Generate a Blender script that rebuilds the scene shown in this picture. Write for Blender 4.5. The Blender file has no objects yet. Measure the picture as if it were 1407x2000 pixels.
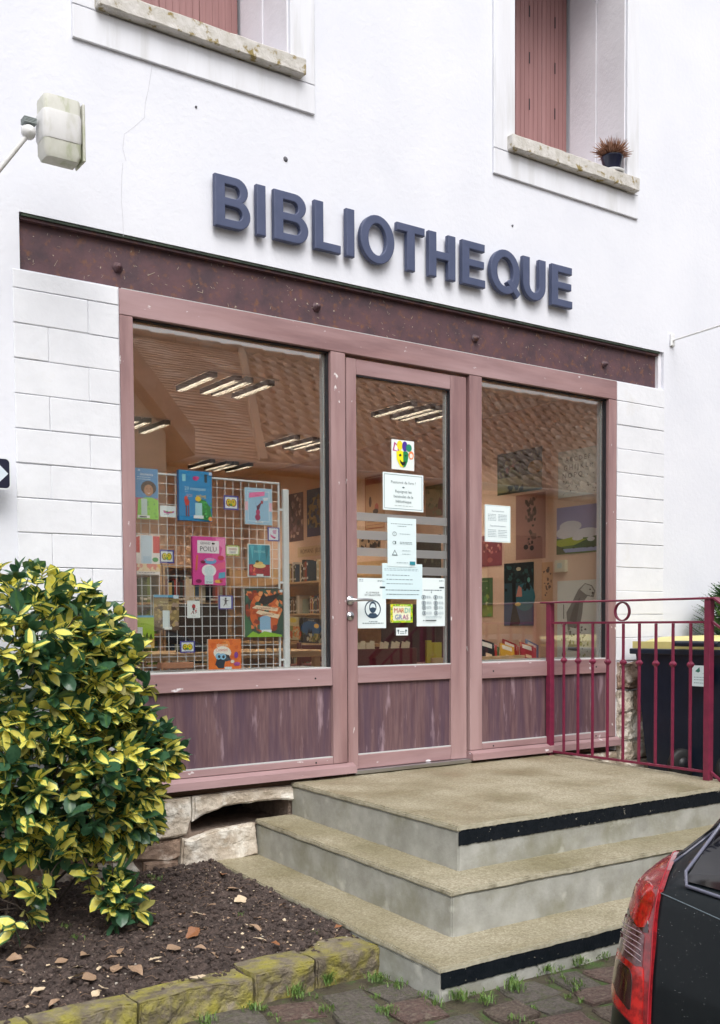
import bpy, bmesh, math, random
import numpy as np
from mathutils import Vector, Matrix, noise
from mathutils.bvhtree import BVHTree
rnd = random.Random(7)
sc = bpy.context.scene
C = sc.collection

# ------------------------------------------------------------------ camera
F, CX, CY = 2045.944, 703.5, 1308.716          # focal length and principal point in pixels of the 1407x2000 photograph
CAM = Vector((-1.97536, -4.81949, .82498))
AR = Vector((.81935939, -.57324661, -.00620574)); AU = Vector((.03050451, .03278632, .99899676)); AF = Vector((.57246804, .81872668, -.04435038))
cd = bpy.data.cameras.new('camera'); cam = bpy.data.objects.new('camera', cd); C.objects.link(cam)
cam.matrix_world = Matrix(((AR.x, AU.x, -AF.x, CAM.x), (AR.y, AU.y, -AF.y, CAM.y), (AR.z, AU.z, -AF.z, CAM.z), (0, 0, 0, 1)))
cd.sensor_fit = 'VERTICAL'; cd.sensor_height = 24; cd.lens = F / 2000 * 24; cd.shift_y = (CY - 1000) / 2000
cd.clip_start = .05; cd.clip_end = 600
sc.camera = cam
# ------------------------------------------------------------------ light (overcast)
w = bpy.data.worlds.new('World'); sc.world = w; w.use_nodes = True
nt = w.node_tree; bg = nt.nodes['Background']
sky = nt.nodes.new('ShaderNodeTexSky'); sky.sky_type = 'NISHITA'; sky.sun_disc = False
SUN_EL, SUN_AZ = math.radians(52), math.radians(200)     # azimuth from +y clockwise: sun high behind the camera
sky.sun_elevation = SUN_EL; sky.sun_rotation = SUN_AZ; sky.air_density = 1.0; sky.dust_density = 4.0; sky.ozone_density = 1.0
hs = nt.nodes.new('ShaderNodeHueSaturation'); hs.inputs['Saturation'].default_value = .22
nt.links.new(sky.outputs[0], hs.inputs['Color']); nt.links.new(hs.outputs[0], bg.inputs[0]); bg.inputs[1].default_value = .12
sl = bpy.data.lights.new('sun', 'SUN'); so = bpy.data.objects.new('sun', sl); C.objects.link(so)
sl.energy = 1.0; sl.angle = math.radians(35); sl.color = (1, .97, .93)
sd = Vector((math.sin(SUN_AZ) * math.cos(SUN_EL), math.cos(SUN_AZ) * math.cos(SUN_EL), math.sin(SUN_EL)))
so.rotation_euler = sd.to_track_quat('Z', 'Y').to_euler(); so.location = (0, -6, 12)
sc.view_settings.view_transform = 'Standard'; sc.view_settings.look = 'None'; sc.view_settings.gamma = 1
sc.view_settings.use_curve_mapping = False
sc.view_settings.exposure = .84

# ------------------------------------------------------------------ helpers
def ray(px, py): return AF + AR * ((px - CX) / F) - AU * ((py - CY) / F)
def onY(px, py, Y=0.):
    v = ray(px, py); return CAM + v * ((Y - CAM.y) / v.y)
def onZ(px, py, Z):
    v = ray(px, py); return CAM + v * ((Z - CAM.z) / v.z)
def onX(px, py, X):
    v = ray(px, py); return CAM + v * ((X - CAM.x) / v.x)
def proj(p):
    d = Vector(p) - CAM; k = d.dot(AF); return CX + F * d.dot(AR) / k, CY - F * d.dot(AU) / k
def lin(c):
    if isinstance(c, str): c = [int(c[i:i + 2], 16) / 255 for i in (0, 2, 4)]
    return [((x + .055) / 1.055) ** 2.4 if x > .04045 else x / 12.92 for x in c]

MATS = {}
def mat(name, c1, c2=None, scale=8., rough=.7, bump=0., bscale=None, stretch=(1, 1, 1), c3=None, scale3=2., spec=.5, detail=6, lo=.35, hi=.65, lo3=.5, hi3=.62, metal=0., bdist=.01, coat=0., rough2=None, chips=None, ch=(.66, .69), chs=38, chst=(1, 1, 1)):
    """two noise-mixed base colours (linear), a third in larger patches, fine bump"""
    if name in MATS: return MATS[name]
    m = bpy.data.materials.new(name); m.use_nodes = True; n = m.node_tree.nodes; L = m.node_tree.links
    b = n['Principled BSDF']; b.inputs['Roughness'].default_value = rough
    b.inputs['Specular IOR Level'].default_value = spec; b.inputs['Metallic'].default_value = metal
    if coat: b.inputs['Coat Weight'].default_value = coat; b.inputs['Coat Roughness'].default_value = .06
    b.inputs['Base Color'].default_value = (*c1, 1)
    if c2 is None and not bump: MATS[name] = m; return m
    tc = n.new('ShaderNodeTexCoord'); mp = n.new('ShaderNodeMapping'); mp.inputs['Scale'].default_value = stretch
    L.new(tc.outputs['Object'], mp.inputs[0])
    def noi(s, d=detail):
        t = n.new('ShaderNodeTexNoise'); t.inputs['Scale'].default_value = s; t.inputs['Detail'].default_value = d; t.inputs['Roughness'].default_value = .6
        L.new(mp.outputs[0], t.inputs['Vector']); return t
    if c2 is not None:
        t = noi(scale); r = n.new('ShaderNodeMapRange'); r.inputs[1].default_value = lo; r.inputs[2].default_value = hi
        L.new(t.outputs[0], r.inputs[0]); mx = n.new('ShaderNodeMix'); mx.data_type = 'RGBA'
        mx.inputs[6].default_value = (*c1, 1); mx.inputs[7].default_value = (*c2, 1); L.new(r.outputs[0], mx.inputs[0]); out = mx.outputs[2]
        if rough2 is not None:
            rr = n.new('ShaderNodeMapRange'); rr.inputs[3].default_value = rough; rr.inputs[4].default_value = rough2
            L.new(r.outputs[0], rr.inputs[0]); L.new(rr.outputs[0], b.inputs['Roughness'])
        if c3 is not None:
            t3 = noi(scale3, 8); r3 = n.new('ShaderNodeMapRange'); r3.inputs[1].default_value = lo3; r3.inputs[2].default_value = hi3
            L.new(t3.outputs[0], r3.inputs[0]); m3 = n.new('ShaderNodeMix'); m3.data_type = 'RGBA'
            L.new(out, m3.inputs[6]); m3.inputs[7].default_value = (*c3, 1); L.new(r3.outputs[0], m3.inputs[0]); out = m3.outputs[2]
        if chips is not None:
            mp2 = n.new('ShaderNodeMapping'); mp2.inputs['Scale'].default_value = chst; L.new(tc.outputs['Object'], mp2.inputs[0])
            t4 = n.new('ShaderNodeTexNoise'); t4.inputs['Scale'].default_value = chs; t4.inputs['Detail'].default_value = 9; L.new(mp2.outputs[0], t4.inputs['Vector'])
            r4 = n.new('ShaderNodeMapRange'); r4.inputs[1].default_value = ch[0]; r4.inputs[2].default_value = ch[1]; L.new(t4.outputs[0], r4.inputs[0])
            m4 = n.new('ShaderNodeMix'); m4.data_type = 'RGBA'; L.new(out, m4.inputs[6]); m4.inputs[7].default_value = (*chips, 1); L.new(r4.outputs[0], m4.inputs[0]); out = m4.outputs[2]
        L.new(out, b.inputs['Base Color'])
    if bump:
        t = noi(bscale or scale * 3, 8); bp = n.new('ShaderNodeBump'); bp.inputs['Strength'].default_value = bump; bp.inputs['Distance'].default_value = bdist
        L.new(t.outputs[0], bp.inputs['Height']); L.new(bp.outputs[0], b.inputs['Normal'])
    MATS[name] = m; return m
def flat(c, rough=.6):
    key = 'ink_' + (c if isinstance(c, str) else '%02x%02x%02x' % tuple(int(v * 255) for v in c))
    if key in MATS: return MATS[key]
    l = lin(c); return mat(key, [min(.86, v * .95) for v in l], rough=rough)
def emit(name, c, s):
    if name in MATS: return MATS[name]
    m = bpy.data.materials.new(name); m.use_nodes = True; n = m.node_tree.nodes
    b = n['Principled BSDF']; b.inputs['Emission Color'].default_value = (*c, 1); b.inputs['Emission Strength'].default_value = s
    b.inputs['Base Color'].default_value = (.8, .8, .8, 1); MATS[name] = m; return m
def glassmat(name, tint, r0, rough=0.):
    m = bpy.data.materials.new(name); m.use_nodes = True; n = m.node_tree.nodes; L = m.node_tree.links; n.clear()
    o = n.new('ShaderNodeOutputMaterial'); t = n.new('ShaderNodeBsdfTransparent'); g = n.new('ShaderNodeBsdfGlossy'); mx = n.new('ShaderNodeMixShader')
    t.inputs[0].default_value = (*tint, 1); g.inputs['Roughness'].default_value = rough; g.inputs[0].default_value = (1, 1, 1, 1)
    lw = n.new('ShaderNodeLayerWeight'); lw.inputs[0].default_value = .5
    p = n.new('ShaderNodeMath'); p.operation = 'POWER'; p.inputs[1].default_value = 3.5; L.new(lw.outputs['Facing'], p.inputs[0])
    a = n.new('ShaderNodeMath'); a.operation = 'MULTIPLY_ADD'; a.inputs[1].default_value = .8; a.inputs[2].default_value = r0; a.use_clamp = True
    L.new(p.outputs[0], a.inputs[0]); L.new(a.outputs[0], mx.inputs[0]); L.new(t.outputs[0], mx.inputs[1]); L.new(g.outputs[0], mx.inputs[2])
    L.new(mx.outputs[0], o.inputs[0])
    # slight waviness of the panes
    tc = n.new('ShaderNodeTexCoord'); nz = n.new('ShaderNodeTexNoise'); nz.inputs['Scale'].default_value = 5; nz.inputs['Detail'].default_value = 1
    bp = n.new('ShaderNodeBump'); bp.inputs['Strength'].default_value = .12; bp.inputs['Distance'].default_value = .001
    L.new(tc.outputs['Object'], nz.inputs['Vector']); L.new(nz.outputs[0], bp.inputs['Height']); L.new(bp.outputs[0], g.inputs['Normal'])
    MATS[name] = m; return m

class MB:
    def __init__(s): s.v = []; s.f = []; s.m = []; s.mats = []; s.sm = []
    def mi(s, m):
        if m is None: return 0
        if m not in s.mats: s.mats.append(m)
        return s.mats.index(m)
    def add(s, vs, fs, m=None, smooth=False):
        o = len(s.v); s.v += [tuple(v) for v in vs]; k = s.mi(m)
        for f in fs: s.f.append([o + i for i in f]); s.m.append(k); s.sm.append(smooth)
        return s
    def box(s, x0, x1, y0, y1, z0, z1, m=None, bev=0., M=None, jit=0.):
        if x0 > x1: x0, x1 = x1, x0
        if y0 > y1: y0, y1 = y1, y0
        if z0 > z1: z0, z1 = z1, z0
        if bev:
            bev = min(bev, .45 * (x1 - x0), .45 * (y1 - y0), .45 * (z1 - z0))
            bm = bmesh.new(); bmesh.ops.create_cube(bm, size=1)
            for v in bm.verts: v.co = Vector((x0 + (v.co.x + .5) * (x1 - x0), y0 + (v.co.y + .5) * (y1 - y0), z0 + (v.co.z + .5) * (z1 - z0)))
            bmesh.ops.bevel(bm, geom=bm.edges[:], offset=bev, segments=1, affect='EDGES')
            vs = [v.co.copy() for v in bm.verts]; bm.verts.index_update(); fs = [[v.index for v in f.verts] for f in bm.faces]; bm.free()
        else:
            vs = [Vector(p) for p in ((x0, y0, z0), (x1, y0, z0), (x1, y1, z0), (x0, y1, z0), (x0, y0, z1), (x1, y0, z1), (x1, y1, z1), (x0, y1, z1))]
            fs = [(3, 2, 1, 0), (4, 5, 6, 7), (0, 1, 5, 4), (1, 2, 6, 5), (2, 3, 7, 6), (3, 0, 4, 7)]
        if jit: vs = [v + Vector((rnd.uniform(-jit, jit), rnd.uniform(-jit, jit), rnd.uniform(-jit, jit))) for v in vs]
        if M is not None: vs = [M @ v for v in vs]
        return s.add(vs, fs, m)
    def tube(s, pts, r, n=8, m=None, cap=True, smooth=True):
        pts = [Vector(p) for p in pts]; rs = r if isinstance(r, (list, tuple)) else [r] * len(pts)
        vs = []; fs = []
        up = None
        for i, p in enumerate(pts):
            d = (pts[min(i + 1, len(pts) - 1)] - pts[max(i - 1, 0)]).normalized()
            if up is None: up = Vector((0, 0, 1)) if abs(d.z) < .9 else Vector((1, 0, 0))
            a = d.cross(up).normalized(); b2 = a.cross(d).normalized(); up = b2
            for k in range(n):
                t = 2 * math.pi * (k + .5) / n; vs.append(p + (a * math.cos(t) + b2 * math.sin(t)) * rs[i])
        for i in range(len(pts) - 1):
            for k in range(n): fs.append((i * n + k, i * n + (k + 1) % n, (i + 1) * n + (k + 1) % n, (i + 1) * n + k))
        s.add(vs, fs, m, smooth and n > 4)
        if cap: s.add(vs[:n], [list(range(n))[::-1]], m); s.add(vs[-n:], [list(range(n))], m)
        return s
    def lathe(s, prof, c, n=20, m=None, axis=(0, 0, 1)):
        q = Vector(axis).to_track_quat('Z', 'Y'); vs = []; fs = []
        for r, z in prof:
            for k in range(n):
                t = 2 * math.pi * k / n; vs.append(q @ Vector((r * math.cos(t), r * math.sin(t), z)) + Vector(c))
        for i in range(len(prof) - 1):
            for k in range(n): fs.append((i * n + k, i * n + (k + 1) % n, (i + 1) * n + (k + 1) % n, (i + 1) * n + k))
        s.add(vs, fs, m, True)
        if prof[0][0] > 1e-5: s.add(vs[:n], [list(range(n))[::-1]], m)
        if prof[-1][0] > 1e-5: s.add(vs[-n:], [list(range(n))], m)
        return s
    def prism(s, poly, fn, m=None):
        """poly: 2D points (ccw); fn(u,v,0/1) -> 3D point of back(0) / front(1)"""
        n = len(poly); vs = [fn(u, v, 1) for u, v in poly] + [fn(u, v, 0) for u, v in poly]
        fs = [list(range(n)), list(range(n, 2 * n))[::-1]] + [((i + 1) % n, i, n + i, n + (i + 1) % n) for i in range(n)]
        return s.add(vs, fs, m)
    def data(s, name, origin=(0, 0, 0), mm=None):
        me = bpy.data.meshes.new(name); o = Vector(origin)
        me.from_pydata([tuple(Vector(v) - o) for v in s.v], [], s.f)
        ms = s.mats if s.mats else [mm]
        for x in ms:
            if x: me.materials.append(x)
        if len(s.mats) > 1: me.polygons.foreach_set('material_index', s.m)
        if any(s.sm): me.polygons.foreach_set('use_smooth', s.sm)
        me.update(); return me
    def build(s, name, m=None, parent=None, origin=None, **kw):
        if parent is not None: origin = ORG[parent.name]
        elif origin is None: origin = centre_base(s.v)
        o = bpy.data.objects.new(name, s.data(name, origin, m)); C.objects.link(o)
        ORG[o.name] = Vector(origin)
        if parent is not None: o.parent = parent
        else: o.location = origin
        for k, v in kw.items(): o[k] = v
        return o
ORG = {}
def centre_base(vs):
    a = np.array([tuple(v) for v in vs]); lo = a.min(0); hi = a.max(0); return Vector(((lo[0] + hi[0]) / 2, (lo[1] + hi[1]) / 2, lo[2]))
def thing(name, label, cat, loc, group=None):
    o = bpy.data.objects.new(name, None); C.objects.link(o); o.location = loc; ORG[o.name] = Vector(loc)
    o.empty_display_size = .1; o['label'] = label; o['category'] = cat
    if group: o['group'] = group
    return o
def struct(o): o['kind'] = 'structure'; return o
def place(name, mesh, M, parent=None, **kw):
    """a mesh object sharing data, placed by world matrix M (parents are never rotated)"""
    o = bpy.data.objects.new(name, mesh); C.objects.link(o)
    if parent is not None: o.parent = parent; o.matrix_local = Matrix.Translation(-ORG[parent.name]) @ M
    else: o.matrix_world = M
    ORG[o.name] = M.translation.copy()
    for k, v in kw.items(): o[k] = v
    return o

# --- flat outlines through Blender's own curve filling (handles holes) -> 2D triangles
_sc = {}
def fill2d(splines):
    cu = bpy.data.curves.new('t', 'CURVE'); cu.dimensions = '2D'; cu.fill_mode = 'BOTH'
    for sp in splines:
        s = cu.splines.new('POLY'); s.points.add(len(sp) - 1); s.use_cyclic_u = True
        for p, q in zip(s.points, sp): p.co = (q[0], q[1], 0, 1)
    return cu
def curve_mesh(cu, name='t'):
    o = bpy.data.objects.new(name, cu); C.objects.link(o); bpy.context.view_layer.update()
    me = bpy.data.meshes.new_from_object(o.evaluated_get(bpy.context.evaluated_depsgraph_get()))
    bpy.data.objects.remove(o); return me
def text2d(s):
    if s in _sc: return _sc[s]
    cu = bpy.data.curves.new('t', 'FONT'); cu.body = s; cu.resolution_u = 2; cu.size = 1
    me = curve_mesh(cu); vs = [(v.co.x, v.co.y) for v in me.vertices]; fs = [tuple(p.vertices) for p in me.polygons]
    xs = [v[0] for v in vs] or [0]; ys = [v[1] for v in vs] or [0]
    _sc[s] = (vs, fs, min(xs), max(xs), min(ys), max(ys)); return _sc[s]

def sheet(name, label, cat, P0, U, V, N, ww, hh, thick, base, el=(), group=None, bev=0., sidecol=None, rot=0.):
    """a flat printed thing (paper, poster, book) lying in the plane P0 + u*U + v*V, facing N. elements use 0..1 coordinates"""
    P0 = Vector(P0); U = Vector(U).normalized(); V = Vector(V).normalized(); N = Vector(N).normalized()
    if rot:
        c = P0 + U * ww / 2 + V * hh / 2; cr, sr = math.cos(rot), math.sin(rot); U, V = U * cr + V * sr, V * cr - U * sr; P0 = c - U * ww / 2 - V * hh / 2
    b = MB()
    fn = lambda u, v, k: P0 + U * (u * ww) + V * (v * hh) + N * (thick if k else 0)
    b.prism([(0, 0), (1, 0), (1, 1), (0, 1)], fn, flat(base))
    if thick > .004:                                    # page block visible at the edges
        pg = flat(sidecol or 'e8e4d8')
        b.m = [b.mi(flat(base))] * 2 + [b.mi(pg)] * 2 + [b.mi(pg)] * 2
    org = P0 + U * ww / 2 + N * 0
    o = b.build(name, None, None, org, label=label, category=cat)
    if group: o['group'] = group
    p = MB(); tx = MB(); k = 0
    def P(u, v, h): return P0 + U * (u * ww) + V * (v * hh) + N * (thick + h)
    for e in el:
        k += 1; h = .00025 * k; t = e[0]
        if t == 'r': p.add([P(e[1], e[2], h), P(e[3], e[2], h), P(e[3], e[4], h), P(e[1], e[4], h)], [(0, 1, 2, 3)], flat(e[5]))
        elif t == 'e':
            n = 16; p.add([P(e[1] + e[3] * math.cos(2 * math.pi * i / n), e[2] + e[4] * math.sin(2 * math.pi * i / n), h) for i in range(n)], [list(range(n))], flat(e[5]))
        elif t == 'p': p.add([P(u, v, h) for u, v in e[1]], [list(range(len(e[1])))], flat(e[2]))
        elif t == 'o':                                   # outline ellipse: u,v,ru,rv,width,col
            n = 20; vs = []
            for i in range(n):
                a = 2 * math.pi * i / n; vs += [P(e[1] + e[3] * math.cos(a), e[2] + e[4] * math.sin(a), h), P(e[1] + (e[3] - e[5]) * math.cos(a), e[2] + (e[4] - e[5] * ww / hh) * math.sin(a), h)]
            p.add(vs, [(2 * i, (2 * i + 2) % (2 * n), (2 * i + 3) % (2 * n), 2 * i + 1) for i in range(n)], flat(e[6]))
        elif t == 'b':                                   # border: inset, width, col
            i, wd = e[1], e[2]; j = i * ww / hh; wj = wd * ww / hh
            for (a, c, d, f) in ((i, j, 1 - i, j + wj), (i, 1 - j - wj, 1 - i, 1 - j), (i, j, i + wd, 1 - j), (1 - i - wd, j, 1 - i, 1 - j)):
                p.add([P(a, c, h), P(d, c, h), P(d, f, h), P(a, f, h)], [(0, 1, 2, 3)], flat(e[3])); h += .00002
        elif t == 's':                                   # speckle blotches: n, colours, size, region
            rr = random.Random(hash(label) % 1000 if False else len(label) * 7 + k); u0, v0, u1, v1 = e[4] if len(e) > 4 else (0.03, 0.03, .97, .97)
            for q in range(e[1]):
                u = rr.uniform(u0, u1); v = rr.uniform(v0, v1); a0 = rr.uniform(0, 6); sz = e[3] * rr.uniform(.4, 1.2)
                pts = []
                for i in range(6):
                    a = a0 + i * math.pi / 3; s_ = sz * rr.uniform(.4, 1.2)
                    pts.append((min(u1, max(u0, u + s_ * math.cos(a))), min(v1, max(v0, v + s_ * math.sin(a) * ww / hh))))
                p.add([P(x, y, h + q * 2e-6) for x, y in pts], [list(range(6))], flat(rr.choice(e[2])))
        elif t == 't':                                   # text: string, u, v(baseline), cap height, col, align, max width
            vs, fs, x0, x1, y0, y1 = text2d(e[1]); hgt = e[4] / .7; mw = (e[7] if len(e) > 7 else 1) * ww
            sx = sy = hgt * hh
            if (x1 - x0) * sx > mw: sx = mw / (x1 - x0)
            al = e[6] if len(e) > 6 else 'c'
            ox = {'c': -(x0 + x1) / 2, 'l': -x0, 'r': -x1}[al]
            tx.add([P(e[2], e[3], h) + U * ((x + ox) * sx) + V * (y * sy) for x, y in vs], fs, flat(e[5]))
        elif t == 'l':                                   # rows of tiny writing as broken bars: u0,u1,v0,v1,n,col
            rr = random.Random(len(label) + k)
            for i in range(e[5]):
                v = e[3] + (e[4] - e[3]) * i / max(1, e[5] - 1); u = e[1]; lim = e[2] - rr.uniform(0, .3) * (e[2] - e[1]) * (i % 3 == 2)
                while u < lim - .01:
                    wd = rr.uniform(.03, .09); hh2 = e[7] if len(e) > 7 else .008; u2 = min(lim, u + wd)
                    p.add([P(u, v, h), P(u2, v, h), P(u2, v + hh2, h), P(u, v + hh2, h)], [(0, 1, 2, 3)], flat(e[6])); u = u2 + .02
    if p.v: p.build('print', None, o)
    if tx.v: tx.build('lettering', None, o)
    return o
def sheetY(name, label, cat, rect, Y, thick, base, el=(), **kw):
    x0, y0, x1, y1 = rect; my = (y0 + y1) / 2; mx = (x0 + x1) / 2
    a = onY(x0, my, Y).x; b = onY(x1, my, Y).x; z1 = onY(mx, y0, Y).z; z0 = onY(mx, y1, Y).z
    return sheet(name, label, cat, (a, Y, z0), (1, 0, 0), (0, 0, 1), (0, -1, 0), b - a, z1 - z0, thick, base, el, **kw)
def sheetX(name, label, cat, rect, X, thick, base, el=(), **kw):
    x0, y0, x1, y1 = rect; my = (y0 + y1) / 2; mx = (x0 + x1) / 2
    a = onX(x0, my, X).y; b = onX(x1, my, X).y; z1 = onX(mx, y0, X).z; z0 = onX(mx, y1, X).z
    return sheet(name, label, cat, (X, a, z0), (0, -1, 0), (0, 0, 1), (-1, 0, 0), a - b, z1 - z0, thick, base, el, **kw)

# ------------------------------------------------------------------ materials
G = -.569                                                # ground level
M_wall = mat('white_render', (.735, .75, .81), (.69, .708, .775), 1.6, .85, .4, 30, c3=(.65, .67, .74), scale3=.9, lo3=.55, hi3=.8, bdist=.006)
M_block = mat('white_painted_block', (.75, .765, .81), (.69, .705, .75), 5, .8, .45, 22, bdist=.006, c3=(.64, .63, .60), scale3=3, lo3=.62, hi3=.85)
M_wood = mat('faded_rose_paint', (.31, .182, .18), (.22, .125, .128), 16, .58, .4, 70, stretch=(1, 1, .12), c3=(.40, .265, .265), scale3=3.5, lo3=.42, hi3=.66, bdist=.002, chips=(.72, .68, .68), ch=(.70, .73), chs=26, chst=(1, 1, .5))
M_woodh = mat('faded_rose_paint_horizontal', (.31, .182, .18), (.22, .125, .128), 16, .58, .4, 70, stretch=(.12, 1, 1), c3=(.41, .275, .285), scale3=3.5, lo3=.42, hi3=.66, bdist=.002, chips=(.72, .68, .70), ch=(.68, .72), chs=22, chst=(.5, 1, 1))
M_panel = mat('worn_purple_panel', (.108, .058, .070), (.175, .105, .11), 55, .5, .4, 80, stretch=(1, 1, .09), c3=(.08, .048, .078), scale3=13, lo3=.44, hi3=.70, bdist=.002, chips=(.36, .26, .30), ch=(.60, .76), chs=20, chst=(1, 1, .2))
M_beam = mat('rusty_painted_steel', (.11, .052, .060), (.062, .034, .044), 9, .6, .6, 45, c3=(.16, .07, .04), scale3=22, lo3=.54, hi3=.68, bdist=.004, chips=(.38, .32, .25), ch=(.70, .73), chs=34)
M_moss = mat('mossy_black_edge', (.02, .028, .024), (.05, .07, .05), 30, .9, .6, 80)
M_letter = mat('slate_blue_letter', (.052, .068, .135), (.064, .08, .155), 12, .5, .15, 40, bdist=.001)
M_sill = mat('lichened_sill_stone', (.62, .60, .58), (.48, .46, .42), 14, .9, .6, 50, c3=(.26, .20, .075), scale3=16, lo3=.56, hi3=.64)
M_shut = mat('brown_shutter_paint', (.32, .17, .165), (.265, .135, .13), 30, .5, .1, 60, stretch=(1, 1, .04))
M_reveal = mat('grey_reveal_render', (.76, .755, .80), (.70, .695, .74), 4, .85, .3, 30)
M_stone = mat('pale_limestone', (.64, .575, .49), (.42, .345, .265), 7, .9, .9, 26, c3=(.76, .72, .65), scale3=9, lo3=.5, hi3=.6, bdist=.02)
M_stone2 = mat('brown_limestone', (.38, .27, .20), (.22, .15, .115), 9, .9, .9, 26, c3=(.58, .50, .43), scale3=8, lo3=.55, hi3=.66, bdist=.02)
M_mortar = mat('dirty_mortar', (.15, .11, .09), (.26, .20, .16), 14, .95, .9, 40, bdist=.02)
M_riser = mat('cement_riser', (.43, .432, .40), (.31, .31, .28), 9, .75, .5, 70, c3=(.235, .23, .165), scale3=4, lo3=.46, hi3=.72, bdist=.004, chips=(.60, .60, .54), ch=(.60, .75), chs=7)
M_strip = mat('black_painted_strip', (.003, .006, .010), (.008, .011, .016), 30, .6, .3, 80, spec=.2, chips=(.22, .21, .18), ch=(.68, .71), chs=50)
M_rail = mat('burgundy_gloss_paint', (.215, .022, .060), (.16, .018, .048), 20, .38, .2, 60, bdist=.002)
M_black = mat('black_gasket', (.008, .008, .012), rough=.5)
M_bead = mat('white_bead', (.55, .56, .56), rough=.5)
M_alu = mat('brushed_aluminium', (.55, .55, .57), rough=.3, metal=1.)
M_white = mat('white_plastic', (.72, .73, .74), rough=.4)
M_wire = mat('white_coated_wire', (.72, .76, .78), rough=.4)
M_soil = mat('dark_soil', (.036, .025, .022), (.10, .07, .060), 26, .85, 1., 60, c3=(.20, .15, .125), scale3=44, lo3=.58, hi3=.68, bdist=.02)
M_kerb = mat('mossy_kerb_stone', (.13, .105, .075), (.24, .205, .15), 9, .9, 1., 34, c3=(.30, .27, .05), scale3=13, lo3=.40, hi3=.66, bdist=.02)
M_cob = [mat('wet_cobble_%s' % n, a, b, 11, .42, 1., 26, c3=c, scale3=9, lo3=.5, hi3=.68, bdist=.02, rough2=.75) for n, a, b, c in
         (('umber', (.18, .135, .105), (.085, .06, .05), (.26, .215, .17)), ('grey', (.19, .165, .145), (.10, .085, .075), (.13, .14, .07)), ('rust', (.19, .12, .10), (.095, .06, .052), (.26, .21, .165)))]
M_joint = mat('mossy_joint_earth', (.07, .055, .04), (.10, .09, .05), 20, .95, 1., 60, c3=(.07, .12, .03), scale3=9, lo3=.5, hi3=.6, bdist=.02)
M_cream = mat('orange_cream_wall', (.78, .56, .41), (.74, .52, .38), 2, .8)
M_ceil = mat('ceiling_panel', (.66, .50, .40), (.61, .46, .36), 2, .9)
M_pine = mat('pale_pine', (.62, .42, .22), (.52, .34, .17), 20, .5, stretch=(.1, 1, 1))
M_dred = mat('dark_red_lacquer', (.12, .015, .018), rough=.35)
M_tile = mat('brown_roof_tile', (.50, .34, .27), (.26, .17, .13), 6, .8, .3, 30, c3=(.60, .48, .41), scale3=3)
M_glass = glassmat('shop_glass', (.96, .97, .96), .145)
def aggregate(name):
    m = bpy.data.materials.new(name); m.use_nodes = True; n = m.node_tree.nodes; L = m.node_tree.links; b = n['Principled BSDF']
    tc = n.new('ShaderNodeTexCoord'); v = n.new('ShaderNodeTexVoronoi'); v.inputs['Scale'].default_value = 140; L.new(tc.outputs['Object'], v.inputs['Vector'])
    cr = n.new('ShaderNodeValToRGB'); cr.color_ramp.elements[0].color = (.27, .235, .16, 1); cr.color_ramp.elements[1].color = (.44, .40, .30, 1)
    cr.color_ramp.elements[0].position = .1; cr.color_ramp.elements[1].position = .95
    e = cr.color_ramp.elements.new(.55); e.color = (.345, .31, .22, 1)
    sp = n.new('ShaderNodeSeparateColor'); L.new(v.outputs['Color'], sp.inputs[0]); L.new(sp.outputs[0], cr.inputs[0])
    nz = n.new('ShaderNodeTexNoise'); nz.inputs['Scale'].default_value = 2.6; nz.inputs['Detail'].default_value = 7; L.new(tc.outputs['Object'], nz.inputs['Vector'])
    mr = n.new('ShaderNodeMapRange'); mr.inputs[1].default_value = .35; mr.inputs[2].default_value = .68; L.new(nz.outputs[0], mr.inputs[0])
    mx = n.new('ShaderNodeMix'); mx.data_type = 'RGBA'; mx.blend_type = 'MULTIPLY'; mx.inputs[7].default_value = (.66, .64, .52, 1)
    L.new(mr.outputs[0], mx.inputs[0]); L.new(cr.outputs[0], mx.inputs[6]); L.new(mx.outputs[2], b.inputs['Base Color'])
    r2 = n.new('ShaderNodeMapRange'); r2.inputs[3].default_value = .62; r2.inputs[4].default_value = .3; L.new(mr.outputs[0], r2.inputs[0]); L.new(r2.outputs[0], b.inputs['Roughness'])
    bp = n.new('ShaderNodeBump'); bp.inputs['Strength'].default_value = .18; bp.inputs['Distance'].default_value = .002; L.new(v.outputs['Distance'], bp.inputs['Height']); L.new(bp.outputs[0], b.inputs['Normal'])
    return m
M_tread = aggregate('pebbled_concrete')

# ================================================================== SETTING
b = MB(); b.add([(-300, -300, G - .05), (300, -300, G - .05), (300, 300, G - .05), (-300, 300, G - .05)], [(0, 1, 2, 3)])
ground = struct(b.build('ground', mat('gravel_ground', (.12, .11, .09), (.18, .16, .13), 12, .9, .6, 40), origin=(0, 0, G - .05)))

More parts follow.
